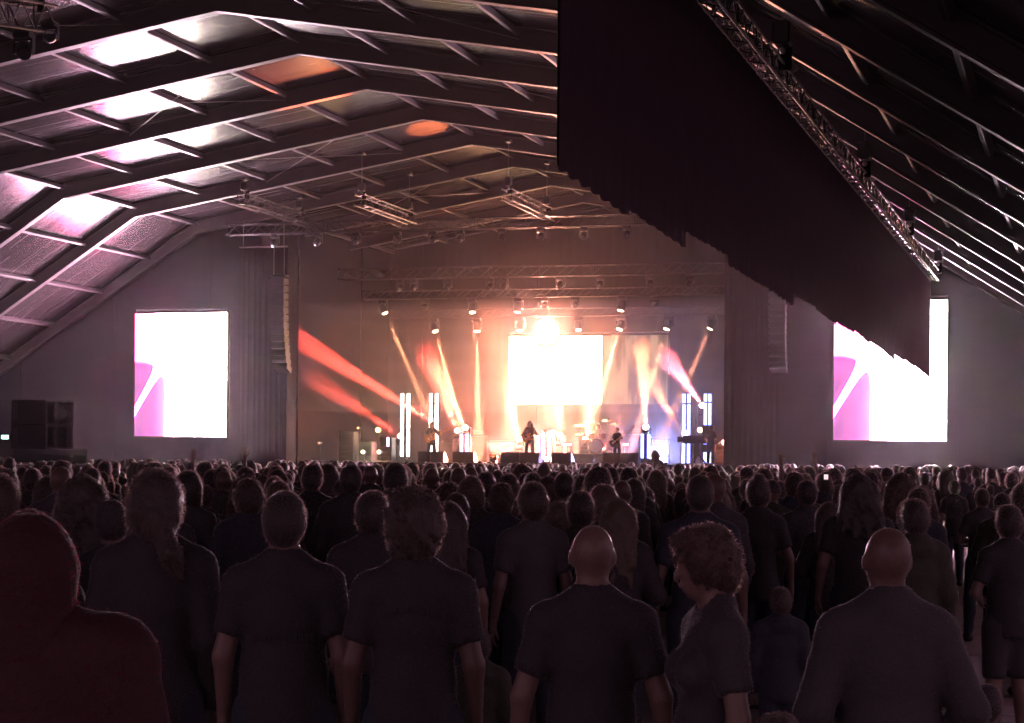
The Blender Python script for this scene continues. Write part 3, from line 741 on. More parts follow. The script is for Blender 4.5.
# ------------------------------------------------------------------ loudspeaker stack on scaffold at the left
ZS = 40.0
pl0, pr0 = atZ(14, 449, ZS), atZ(86, 449, ZS)
sc = empty('scaffold_platform', ((pl0.x + pr0.x) / 2, (pl0.y + pr0.y) / 2, 0), YAW + .235); tag(sc, 'scaffold platform standing in the crowd at the left', 'scaffold')
W = (pr0 - pl0).length; HD = pl0.z
MB().box((0, .6, HD - .06), (W, 1.3, .12), bev=.01).build('deck', M_FLIGHT, sc)
MB().box((0, -.03, HD - .17), (W, .03, .2)).build('toe_board', M_WOODBLK, sc)
for x in (-W / 2 + .04, W / 2 - .04):
    for y in (0.02, 1.2): MB().tube((x, y, 0), (x, y, HD), .025).build('upright', M_TRUSS, sc)
MB().tube((-W / 2, 0, HD - .32), (W / 2, 0, HD - .32), .022).build('ledger', M_TRUSS, sc)
MB().tube((-W / 2, 0, HD - .32), (W / 2 * .1, 0, HD - .75), .018).build('diagonal_brace', M_TRUSS, sc); MB().tube((W / 2, 0, HD - .32), (W / 2 * .2, 0, HD - .9), .018).build('diagonal_brace', M_TRUSS, sc)
MB().tube((-W / 2, 0, HD - .78), (W / 2, 0, HD - .78), .022).build('ledger', M_TRUSS, sc)
px2m = ZS / F_PX
def speaker(x0, x1, y0, y1, label, openb):
    w, h = (x1 - x0) * px2m, (y1 - y0) * px2m
    q = sc.matrix_basis @ Vector((((x0 + x1) / 2 - 50) * px2m, .2, 0))
    r = empty('subwoofer', (q.x, q.y, HD + (447 - y1) * px2m), YAW + .235); tag(r, label, 'loudspeaker', 'stacked loudspeakers on the scaffold')
    m = MB()   # open-fronted cabinet shell
    t = .03; D = .7
    m.box((-w / 2 + t / 2, D / 2, h / 2), (t, D, h)).box((w / 2 - t / 2, D / 2, h / 2), (t, D, h)).box((0, D / 2, t / 2), (w - 2 * t, D, t)).box((0, D / 2, h - t / 2), (w - 2 * t, D, t)).box((0, D - t / 2, h / 2), (w - 2 * t, t, h - 2 * t))
    m.build('cabinet', M_WOODBLK if not openb else mat('grey_speaker_case', (.24, .21, .21), .5), r)
    if openb:
        MB().box((-w * .12, .2, h / 2), (w * .12, .3, h - 2 * t)).build('bass_port', M_ALU, r); MB().box((w * .34, .06, h / 2), (w * .18, .04, h * .8)).build('side_plate', M_ALU, r)
        MB().lathe([(h * .30, 0), (h * .26, .05), (h * .1, .1)], 18, Matrix.Rotation(-math.pi / 2, 3, 'X'), (-w * .02, .35, h / 2)).build('woofer_cone', M_PLASTIC, r)
    else:
        MB().box((0, .03, h / 2), (w - 2 * t, .03, h - 2 * t)).build('grille', M_PLASTIC, r)
        MB().box((-w * .38, .01, h / 2), (w * .13, .02, h * .7)).build('handle_plate', M_ALU, r)
speaker(12, 45.5, 397.5, 422, 'upper black subwoofer of the left column on the scaffold', False); speaker(12, 45.5, 422.5, 447, 'lower black subwoofer of the left column on the scaffold', False)
speaker(46, 73, 398.5, 422, 'upper open-fronted subwoofer of the right column on the scaffold', True); speaker(46, 73, 422.5, 446.5, 'lower open-fronted subwoofer of the right column on the scaffold', True)
p = onv(3, 437, 67.6); ex = empty('exit_sign', (p.x, 67.75, p.z - .08)); tag(ex, 'small lit pale green emergency sign at the far left wall', 'sign')
MB().box((0, .04, .08), (.34, .08, .18), bev=.01).build('housing', M_PLASTIC, ex); MB().box((0, -.005, .08), (.30, .01, .14)).build('lit_face', mat('lit_sign', (.5, .6, .6), .4, emit=(.55, 1, .92), estr=5), ex)
# ------------------------------------------------------------------ people: implicit bodies turned into one continuous surface each
def nets(V, o, h):
    ins = V < 0
    c = ins[:-1, :-1, :-1].astype(np.int8)
    tot = np.zeros_like(c)
    for i in (0, 1):
        for j in (0, 1):
            for k in (0, 1):
                tot += ins[i:ins.shape[0] - 1 + i, j:ins.shape[1] - 1 + j, k:ins.shape[2] - 1 + k]
    act = (tot > 0) & (tot < 8)
    idx = -np.ones(act.shape, np.int64); cells = np.argwhere(act); idx[act] = np.arange(len(cells))
    P = np.zeros((len(cells), 3)); n = np.zeros(len(cells))
    I, J, K = cells.T
    corners = [(i, j, k) for i in (0, 1) for j in (0, 1) for k in (0, 1)]
    for a in corners:
        for ax in range(3):
            if a[ax] == 0:
                b = list(a); b[ax] = 1
                va = V[I + a[0], J + a[1], K + a[2]]; vb = V[I + b[0], J + b[1], K + b[2]]
                m = (va < 0) != (vb < 0)
                t = np.where(m, va / np.where(m, va - vb, 1), 0)
                pt = np.tile(np.array(a, float), (len(cells), 1)); pt[:, ax] += t
                P += pt * m[:, None]; n += m
    P = (P / n[:, None] + cells) * h + o
    quads = []
    for ax in range(3):
        s0 = [slice(1, -1)] * 3; s1 = [slice(1, -1)] * 3
        s0[ax] = slice(0, -1); s1[ax] = slice(1, None)
        A = ins[tuple(s0)]; B = ins[tuple(s1)]
        e = np.argwhere(A != B); fl = A[tuple(e.T)]
        e = e + 1; e[:, ax] -= 1
        u, w = (ax + 1) % 3, (ax + 2) % 3
        q = []
        for du, dw in ((-1, -1), (0, -1), (0, 0), (-1, 0)):
            t = e.copy(); t[:, u] += du; t[:, w] += dw
            q.append(idx[tuple(t.T)])
        q = np.stack(q, 1); q[~fl] = q[~fl][:, ::-1]
        quads.append(q)
    Q = np.concatenate(quads); Q = Q[(Q >= 0).all(1)]
    return P, Q

class SDF:
    def __init__(s, lo, hi, h):
        s.o = np.array(lo, float); s.h = h
        s.n = np.ceil((np.array(hi) - s.o) / h).astype(int) + 1
        s.V = np.full(s.n, 0.4)
        s.ax = [s.o[i] + h * np.arange(s.n[i]) for i in range(3)]
    def sub(s, lo, hi):
        a = np.clip(((np.array(lo) - s.o) / s.h).astype(int), 0, s.n - 1); b = np.clip(((np.array(hi) - s.o) / s.h).astype(int) + 2, 1, s.n)
        if (b <= a).any(): return None, None
        sl = tuple(slice(i, j) for i, j in zip(a, b))
        return sl, np.meshgrid(*[s.ax[i][sl[i]] for i in range(3)], indexing='ij', sparse=True)
    def put(s, sl, d, k, op='u'):
        V = s.V[sl]
        if op == 'u':
            hh = np.maximum(k - np.abs(V - d), 0) / max(k, 1e-6); s.V[sl] = np.minimum(V, d) - hh * hh * k * .25
        else: s.V[sl] = np.maximum(V, -d)
    def cone(s, a, b, ra, rb, k=.03, op='u', cut=None):
        a, b = np.array(a, float), np.array(b, float); pad = max(ra, rb) + .05 + k
        sl, g = s.sub(np.minimum(a, b) - pad, np.maximum(a, b) + pad)
        if sl is None: return s
        ab = b - a; L2 = max((ab ** 2).sum(), 1e-9)
        t0 = sum((g[i] - a[i]) * ab[i] for i in range(3)) / L2; t = np.clip(t0, 0, 1)
        d = np.sqrt(sum((g[i] - a[i] - ab[i] * t) ** 2 for i in range(3))) - (ra + (rb - ra) * t)
        if cut is not None: d = np.maximum(d, (t0 - cut) * math.sqrt(L2))
        s.put(sl, d, k, op); return s
    def ell(s, c, r, k=.03, op='u', R=None):
        c, r = np.array(c, float), np.array(r, float); pad = r.max() + .05 + k
        sl, g = s.sub(c - pad, c + pad)
        if sl is None: return s
        q = [g[i] - c[i] for i in range(3)]
        if R is not None: q = [sum(R[j][i] * q[j] for j in range(3)) for i in range(3)]
        k0 = np.sqrt(sum((q[i] / r[i]) ** 2 for i in range(3))); k1 = np.sqrt(sum((q[i] / r[i] ** 2) ** 2 for i in range(3))) + 1e-9
        s.put(sl, k0 * (k0 - 1) / k1 if k0.size else k0, k, op); return s
    def clip(s, axis, val, keep_above=True):
        g = np.meshgrid(*s.ax, indexing='ij', sparse=True)[axis]
        s.V = np.maximum(s.V, (val - g) if keep_above else (g - val)); return s
    def noise(s, amp, f, seed=0):
        g = np.meshgrid(*s.ax, indexing='ij', sparse=True)
        for q, (w, fx, fy, fz) in enumerate(((.5, .62, .85, .71), (.32, 1.37, -1.1, 1.23), (.22, 2.1, 1.7, -1.9))):
            A = g[0] * fx + g[1] * fy * .6 + g[2] * fz * .8; B = g[1] * fy - g[0] * fx * .5 + g[2] * .4 * fz; C = g[2] * fz + g[0] * .7 * fy
            s.V = s.V + amp * w * 1.6 * np.sin(A * f + seed + q) * np.cos(B * f * 1.13 + 2 * seed) * np.sin(C * f * .9 + seed * .7 + 2 * q)
        return s
    def out(s): return nets(s.V, s.o, s.h)

def mesh_np(name, parts, m, fz=None):
    P = []; Q = []; k = 0
    for p, q in parts:
        if len(p) == 0: continue
        P.append(p); Q.append(q + k); k += len(p)
    P = np.concatenate(P); Q = np.concatenate(Q)
    nq = len(Q)
    if fz:
        V2, Q2 = fuzz(P, Q, fz[0], fz[1], fz[2], nq); Q = np.concatenate((Q, Q2 + len(P))); P = np.concatenate((P, V2))
    me = bpy.data.meshes.new(name)
    me.vertices.add(len(P)); me.vertices.foreach_set('co', P.astype(np.float32).ravel())
    me.loops.add(len(Q) * 4); me.loops.foreach_set('vertex_index', Q.astype(np.int32).ravel())
    me.polygons.add(len(Q)); me.polygons.foreach_set('loop_start', np.arange(0, len(Q) * 4, 4, dtype=np.int32))
    me.polygons.foreach_set('use_smooth', np.ones(len(Q), bool))
    me.update(calc_edges=True); me.validate()
    if m is not None: me.materials.append(m)
    if fz:
        me.materials.append(M_FUZZ[fz[3]])
        mi = np.zeros(len(Q), np.int32); mi[nq:] = 1; me.polygons.foreach_set('material_index', mi)
    return me
def fuzz(P, Q, n, length, width, seed):
    """short loose fibres standing off a surface: thin tapered blades, one quad each."""
    rg = np.random.default_rng(seed)
    A, B, C, D = (P[Q[:, i]] for i in range(4))
    nr = np.cross(C - A, D - B); ar = np.linalg.norm(nr, axis=1); nr = nr / np.maximum(ar, 1e-12)[:, None]
    k = rg.choice(len(Q), n, p=ar / ar.sum()); a, b = rg.random((2, n, 1))
    p = (A[k] * (1 - a) + B[k] * a) * (1 - b) + (D[k] * (1 - a) + C[k] * a) * b
    t = rg.normal(size=(n, 3)); t -= nr[k] * (t * nr[k]).sum(1)[:, None]; t /= np.linalg.norm(t, axis=1)[:, None]
    s = np.cross(nr[k], t); L = length * (.5 + rg.random((n, 1)))
    tip = p + (nr[k] * .85 + s * rg.normal(0, .45, (n, 1)) + np.array((0, 0, -.25))) * L
    V = np.stack((p - t * width / 2, p + t * width / 2, tip + t * width * .12, tip - t * width * .12), 1).reshape(-1, 3)
    return V, np.arange(4 * n).reshape(-1, 4)
def fuzz_mat(name, col):
    m = bpy.data.materials.new(name); m.use_nodes = True; nt = m.node_tree; N = nt.nodes; L = nt.links; N.remove(N['Principled BSDF'])
    tr = N.new('ShaderNodeBsdfTranslucent'); df = N.new('ShaderNodeBsdfDiffuse'); mx = N.new('ShaderNodeMixShader')
    nz = N.new('ShaderNodeTexNoise'); nz.inputs['Scale'].default_value = 25
    cm = N.new('ShaderNodeMix'); cm.data_type = 'RGBA'; cm.inputs[6].default_value = tuple(c * .7 for c in col) + (1,); cm.inputs[7].default_value = col + (1,)
    L.new(nz.outputs['Fac'], cm.inputs[0]); L.new(cm.outputs[2], tr.inputs['Color'])
    df.inputs['Color'].default_value = tuple(c * .12 for c in col) + (1,)
    mx.inputs[0].default_value = .25; L.new(tr.outputs[0], mx.inputs[1]); L.new(df.outputs[0], mx.inputs[2]); L.new(mx.outputs[0], N['Material Output'].inputs['Surface'])
    return m
M_FUZZ = {'hair': fuzz_mat('backlit_hair_wisps', (.85, .62, .60)), 'cloth': fuzz_mat('backlit_cloth_fibres', (.70, .56, .60)), 'red': fuzz_mat('backlit_red_fleece', (.75, .10, .16))}

M_SKINA = mat('skin_fair', (0.22, 0.135, 0.115), 0.42, 0, .1, 20, 0.05, 90, sheen=.35)
M_SKINB = mat('skin_tan', (0.16, 0.095, 0.08), 0.42, 0, .1, 20, 0.05, 90, sheen=.35)
HAIRS = [mat('hair_' + n, c, .38, 0, .35, 30, .5, 120, stretch=(3, 3, .4), spec=.6, sheen=.3) for n, c in (('dark', (.035, .026, .026)), ('brown', (.055, .036, .03)), ('fair', (.12, .08, .055)), ('auburn', (.07, .035, .027)))]
CLOTH = [mat('cloth_' + n, c, .75, 0, .2, 8, .25, 60, sheen=.4, spec=.45) for n, c in (('black', (.040, .034, .038)), ('charcoal', (.055, .048, .053)), ('navy', (.036, .038, .055)), ('olive', (.052, .050, .036)), ('maroon', (.075, .03, .034)), ('grey', (.085, .075, .08)), ('pale', (.20, .18, .175)), ('red', (.055, .016, .02)))]
CL = dict(zip(('black', 'charcoal', 'navy', 'olive', 'maroon', 'grey', 'pale', 'red'), CLOTH))
DENIM = mat('dark_denim', (.03, .036, .055), .8, 0, .25, 9, .2, 80, sheen=.1); SHOE = mat('shoe_leather', (.03, .028, .028), .5, 0, .2, 9)

DOWN_ARM = ((.225, -.03, 1.14), (.232, .05, .90))
def arms_of(kind):
    A = {'down': (DOWN_ARM, DOWN_ARM),
         'apart': (((.245, -.02, 1.15), (.265, .03, .91)), ((.245, -.02, 1.15), (.265, .03, .91))),
         'front': (((.26, .0, 1.15), (.12, .22, 1.10)), ((.26, .0, 1.15), (.12, .22, 1.12))),
         'pocket': (((.262, -.06, 1.16), (.20, .08, .96)), ((.262, -.06, 1.16), (.20, .08, .96))),
         'raise': (((.30, .08, 1.60), (.28, .12, 1.88)), DOWN_ARM),
         'raise2': (((.30, .08, 1.60), (.26, .12, 1.88)), ((.31, .08, 1.58), (.30, .12, 1.86))),
         'phone': (((.24, .14, 1.22), (.12, .34, 1.50)), ((.24, .14, 1.22), (.06, .34, 1.48))),
         'guitar': (((.29, .02, 1.17), (.10, .24, 1.08)), ((.30, .08, 1.18), (.40, .28, 1.20))),
         'fold': (((.26, .04, 1.16), (-.04, .20, 1.15)), ((.26, .04, 1.14), (-.02, .22, 1.10)))}
    return A[kind]
def hand(w, d, curl, side_, res=.0062, sc=1.0):
    """palm with four unequal bent fingers and a thumb, from wrist point w along direction d."""
    d = Vector(d).normalized(); pn = Vector((-side_, 0, 0)) if d.z < .5 else Vector((0, 1, 0))
    if abs(d.dot(pn)) > .8: pn = Vector((0, 0, 1))
    pn = (pn - d * d.dot(pn)).normalized(); lat = d.cross(pn) * 1.0      # palm normal, lateral
    w = Vector(w); S = SDF(np.array(w) - .22, np.array(w) + .22, res)
    S.cone(w - d * .03, w + d * .02, .027, .026, .01)
    for q in (-.024, -.008, .008, .024): S.cone(w + d * .015 + lat * q * .7, w + d * .085 + lat * q, .0165, .0135, .012)
    for q, ln in ((-.027, .062), (-.009, .075), (.009, .080), (.027, .070)):
        a = w + d * .088 + lat * q; dd = d
        for k, f in enumerate((.45, .32, .23)):
            dd = (dd + pn * curl * .55).normalized(); b = a + dd * (ln * f)
            S.cone(a, b, .0092 - .0008 * k, .0086 - .0008 * k, .004); a = b
    a = w + d * .03 + lat * .024; b = a + (d * .6 + lat * .7 + pn * .35).normalized() * .04
    S.cone(a, b, .0125, .0105, .008); S.cone(b, b + (d * .85 + lat * .25 + pn * .3).normalized() * .032, .0102, .0085, .004)
    return S.out()

def person_meshes(nm, h=.013, build=1.0, arms='down', hair='short', top='tshirt', bottom='trousers', top_m=None, bot_m=None, hair_m=None, skin=None, hands=True, lower=True, hy=0.0, hp=0.0, female=False, fat=0.0, legs=0.0, fz=0):
    """returns list of (part name, mesh) for a person 1.75 m tall facing +Y, feet on z = 0."""
    top_m = top_m or CL['black']; bot_m = bot_m or DENIM; hair_m = hair_m or HAIRS[0]; skin = skin or M_SKINA
    arL, arR = arms_of(arms)
    bw = build; sh = .158 * (0.93 if female else 1.0) * bw
    Rz = np.array(Matrix.Rotation(hy, 3, 'Z') @ Matrix.Rotation(hp, 3, 'X')); hc = np.array((0, .012, 1.552))
    H = lambda x, y, z: hc + Rz @ np.array((x, y, z))
    zlo = -.02 if lower else .80
    ztop = 2.12 if arms.startswith('raise') else 1.82
    lo, hi = (-.52, -.32, zlo), (.52, .52, ztop)
    J = {}
    for s, (el, wr) in ((-1, arL), (1, arR)):
        J[s] = (np.array((s * sh, -.005, 1.405)), np.array((s * el[0] * (.5 + .5 * bw), el[1], el[2])), np.array((s * wr[0] * (.6 + .4 * bw), wr[1], wr[2])))
    def torso(S, e=0.0, k=.05):
        S.ell((0, .0, .95), (.150 * bw + fat * .5 + e, .112 + fat * .6 + e, .13 + e), k)
        S.ell((0, .005, 1.10), ((.128 if female else .142) * bw + fat + e, .098 + fat + e, .17 + e), k)
        S.ell((0, -.002, 1.29), (.146 * bw + fat * .4 + e, .108 + fat * .3 + e, .18 + e), k)
        S.cone((-sh * .82, -.008, 1.415), (sh * .82, -.008, 1.415), .055 + e, .055 + e, k)
        for s in (-1, 1): S.cone((s * sh * .75, -.01, 1.43), (s * .035, -.012, 1.505), .046 + e, .050 + e * .5, k)      # trapezius
        if female:
            for s in (-1, 1): S.ell((s * .07, .085, 1.28), (.06 + e, .055 + e, .06 + e), .03)
    def arm(S, s, e=0.0, k=.02, lowr=True, cut=None):
        a, b, c = J[s]
        S.ell(a, (.058 * bw + e, .06 + e, .066 + e), k)
        S.cone(a, b, .050 * bw + e, .040 * bw + e, k, cut=cut)
        if lowr: S.cone(b, c, .040 * bw + e, .027 + e, k * .8); 
    def leg(S, s, e=0.0, k=.025, foot=True, lowr=True, cut=None):
        st = s * (.10 + legs * .5)
        S.cone((s * .088 * bw, 0, .90), (st, .015, .50), .086 * bw + fat * .3 + e, .056 + e, k, cut=cut)
        if lowr:
            S.cone((st, .015, .50), (s * (.105 + legs), -.025, .10), .054 + e, .037 + e, k)
            S.ell((s * (.102 + legs * .7), -.03, .36), (.05 + e, .052 + e, .11 + e), k)
        if foot: S.cone((s * (.105 + legs), -.045, .045), (s * (.125 + legs), .14, .032), .042, .03, .02)
    parts = []
    # ---- body
    B = SDF(lo, hi, h); torso(B)
    for s in (-1, 1):
        arm(B, s)
        if lower: leg(B, s)
    if not lower: B.clip(2, 1.36)
    B.cone((0, -.018, 1.46), H(0, -.012, .03), .056 * (.9 if female else 1), .054 * (.88 if female else 1), .03)
    B.ell(H(0, -.012, .118), (.074, .094, .092), .03, R=Rz); B.ell(H(0, .03, .065), (.058, .062, .075), .03, R=Rz)   # skull, face
    B.cone(H(0, .062, .015), H(0, .045, .02), .026, .036, .02)                                                   # chin
    if h < .0185:
        B.cone(H(0, .088, .11), H(0, .112, .075), .009, .014, .012); B.cone(H(-.04, .078, .125), H(.04, .078, .125), .012, .012, .012)   # nose, brow
        for s in (-1, 1):
            B.ell(H(s * .032, .096, .105), (.016, .012, .011), .0, 's'); B.ell(H(s * .03, .082, .103), (.014, .013, .012), .004)          # eye sockets, eyes
            B.ell(H(s * .077, -.008, .092), (.012, .02, .033), .008, R=Rz)                                      # ears
        B.cone(H(-.02, .092, .043), H(.02, .092, .043), .009, .009, .01); B.cone(H(-.03, .108, .044), H(.03, .108, .044), .0035, .0035, .0, 's')  # lips, mouth line
    else:
        for s in (-1, 1): B.ell(H(s * .077, -.008, .092), (.014, .02, .034), .01, R=Rz)
        B.cone(H(0, .088, .11), H(0, .108, .075), .012, .016, .012)
    bl_ = [B.out()]
    if hands:
        for s in (-1, 1):
            a, b, c = J[s]; dv = c - b
            up = arms.startswith('raise') and dv[2] > 0
            bl_.append(hand(c, dv if not up else dv, .25 if up else .7, s, .009))
    else:
        pass
    parts.append(('body', mesh_np(nm + '_body', bl_, skin, (fz and (int((5000 if hair == 'bald' else 1600) * fz), .006, .0016 if fz > .9 else .003, 'hair')))))
    # ---- clothes
    if top:
        e = {'tshirt': .013, 'jacket': .024, 'hoodie': .030, 'fleece': .05, 'tank': .010}[top]
        T = SDF((-.56, -.36, .74), (.56, .56, ztop), h * 1.1)
        torso(T, e)
        T.cone((0, .004, .86), (0, .004, 1.05), .135 * bw + fat * .8 + e, .12 * bw + fat + e, .05)
        for s in (-1, 1):
            if top == 'tshirt': arm(T, s, e + .006, lowr=False, cut=.70)
            elif top != 'tank': arm(T, s, e * (1 if top != 'fleece' else 1.1))
        T.clip(2, .80 if top != 'tshirt' else .835)
        if top in ('jacket', 'hoodie', 'fleece'):
            T.cone((0, -.03, 1.47), (0, -.018, 1.525), .072, .066, .03)
            if top == 'hoodie' and hair not in ('hood', 'long', 'wild', 'bob', 'pony'): T.ell((0, -.10, 1.46), (.11, .055, .07), .03)
        T.cone((0, -.02, 1.47), (0, -.014, 1.512), .068, .063, .02)
        T.ell((0, .035, 1.56), (.062, .085, .06), 0, 's')
        if not lower: T.clip(2, 1.10)
        if top == 'fleece': T.noise(.006, 95, 1.3)
        else: T.noise(.0035, 38, .5)
        o = T.out()
        parts.append(('shirt' if top in ('tshirt', 'tank') else ('jacket' if top != 'hoodie' else 'hooded_top'), mesh_np(nm + '_top', [o], top_m, (fz and (int(5200 * fz), .0075 if top != 'fleece' else .016, (.0015 if fz > .9 else .004), 'red' if top == 'fleece' else 'cloth')))))
    if lower and bottom:
        T = SDF((-.34, -.24, -.01), (.34, .24, 1.06), h * 1.5)
        e = .014
        T.ell((0, 0, .95), (.158 * bw + fat * .5 + e, .112 + fat * .6 + e, .13 + e), .04)
        for s in (-1, 1):
            if bottom == 'shorts': leg(T, s, e + .012, foot=False, lowr=False, cut=.92)
            else: leg(T, s, e + .004, foot=False)
        T.clip(2, .05 if bottom != 'shorts' else .48).clip(2, 1.02, False)
        T.noise(.004, 30, .9)
        parts.append((bottom, mesh_np(nm + '_bottom', [T.out()], bot_m)))
        T = SDF((-.32, -.16, -.01), (.32, .30, .16), max(.011, h * .9))
        for s in (-1, 1):
            T.cone((s * (.105 + legs), -.048, .048), (s * (.127 + legs), .15, .036), .050, .038, .02); T.cone((s * (.105 + legs), -.03, .05), (s * (.105 + legs), -.025, .12), .048, .045, .02)
        T.clip(2, .002).clip(2, .125, False)
        parts.append(('shoes', mesh_np(nm + '_shoes', [T.out()], SHOE)))
    # ---- hair or headwear
    hh = .0135 if h < .019 else (.017 if h < .03 else .055)
    if hair and hair not in ('bald',):
        T = SDF((-.30, -.34, 1.05), (.30, .26, 1.92), hh)
        def cap(e, front=.060, low=.075):
            T.ell(H(0, -.014, .120), (.076 + e, .096 + e, .094 + e), .0, R=Rz)
            T.ell(H(0, -.045, .07), (.064 + e, .06 + e, .07 + e), .03, R=Rz)
        def face_cut(low=.125, fy=.175):
            T.ell(H(0, fy, low - .075), (.085, .125, .115), 0, 's', R=Rz)
        if hair == 'buzz':
            cap(.006); face_cut(.135)
        elif hair == 'short':
            cap(.017); face_cut(.14); T.noise(.006, 120, .4)
            T.ell(H(0, .02, .195), (.06, .07, .03), .03, R=Rz)
        elif hair == 'messy':
            cap(.022); T.ell(H(0, .02, .20), (.070, .08, .03), .03, R=Rz); face_cut(.145); T.noise(.016, 85, .8)
        elif hair == 'curly':
            cap(.034); T.ell(H(-.01, .01, .205), (.085, .09, .04), .03, R=Rz); face_cut(.15); T.noise(.020, 70, 2.1)
        elif hair == 'bob':
            cap(.026); T.cone(H(-.055, -.03, .10), H(-.062, -.02, -.01), .05, .042, .04); T.cone(H(.055, -.03, .10), H(.062, -.02, -.01), .05, .042, .04); T.ell(H(0, -.05, .03), (.09, .06, .08), .03); face_cut(.14); T.noise(.005, 90, .3)
        elif hair == 'long':
            cap(.024)
            for x, zz in ((-.07, 1.33), (-.03, 1.24), (.015, 1.29), (.06, 1.22), (.08, 1.36)): T.cone(H(x * .8, -.055, .09), np.array((x * 1.3, -.125, zz)), .055, .018, .045)
            for s in (-1, 1): T.cone(H(s * .062, -.01, .09), np.array((s * .10, -.06, 1.34)), .04, .03, .04)
            face_cut(.14); T.noise(.007, 75, .6)
        elif hair == 'wild':
            cap(.03)
            for x in (-.09, -.03, .03, .09): T.cone(H(x * .8, -.045, .10), np.array((x * 1.6, -.12, 1.34 + x * x * 6)), .065, .03, .05)
            for s in (-1, 1): T.cone(H(s * .07, -.01, .10), np.array((s * .13, -.04, 1.40)), .05, .045, .04)
            face_cut(.14); T.noise(.016, 70, 1.6)
        elif hair == 'pony':
            cap(.030); T.ell(H(0, -.06, .05), (.088, .065, .085), .04)
            T.cone(H(.03, -.10, .03), np.array((.085, -.12, 1.47)), .05, .042, .03); T.cone(np.array((.085, -.12, 1.47)), np.array((.12, -.11, 1.38)), .042, .02, .02); face_cut(.135); T.noise(.009, 70, 1.0)
        elif hair == 'bun':
            cap(.016); T.ell(H(0, -.07, .215), (.045, .045, .04), .015); face_cut(.14); T.noise(.004, 90, 1.)
        elif hair == 'beanie':
            T.ell(H(0, -.012, .125), (.092, .112, .112), 0, R=Rz); T.ell(H(0, -.03, .215), (.055, .06, .035), .05, R=Rz); face_cut(.155)
        elif hair == 'capback':
            T.ell(H(0, -.012, .125), (.086, .106, .102), 0, R=Rz); T.clip(2, 1.552 + .10); T.ell(H(0, .13, .115), (.07, .085, .012), .01, R=Rz)
        elif hair == 'hood':
            T.ell(H(0, -.02, .11), (.125, .135, .14), 0, R=Rz); T.cone(H(0, -.03, .06), np.array((0, -.012, 1.43)), .122, .135, .06); T.cone((-.12, -.03, 1.44), (.12, -.03, 1.44), .07, .07, .05)
            T.ell(H(0, .13, .08), (.085, .11, .11), 0, 's', R=Rz); T.noise(.006, 95, 1.3)
        if hair not in ('bun', 'beanie', 'hood'): pass
        nme = {'beanie': 'beanie', 'capback': 'cap', 'hood': 'hood'}.get(hair, 'hair')
        parts.append((nme, mesh_np(nm + '_hair', [T.out()], hair_m if nme == 'hair' else (CL['charcoal'] if nme != 'hood' else top_m), (fz and (int(3300 * fz), .014 if nme == 'hair' and hair != 'buzz' else .008, .0016 if fz > .9 else .003, 'red' if nme == 'hood' else 'hair')))))
    return parts
def place_person(parts, p, yaw, H, label, group=None, name='person', lean=0.0, flip=False, extra=None):
    r = empty(name, p, yaw); s = H / 1.75
    r.scale = ((-s if flip else s), s, s)
    tag(r, label, 'person', group)
    for nm, me in parts: link(nm, me, r)
    return r
def face_stage(p):
    return math.atan2(-(-20.5 - p[0]), (76 - p[1]))      # yaw so that +Y looks at the stage centre
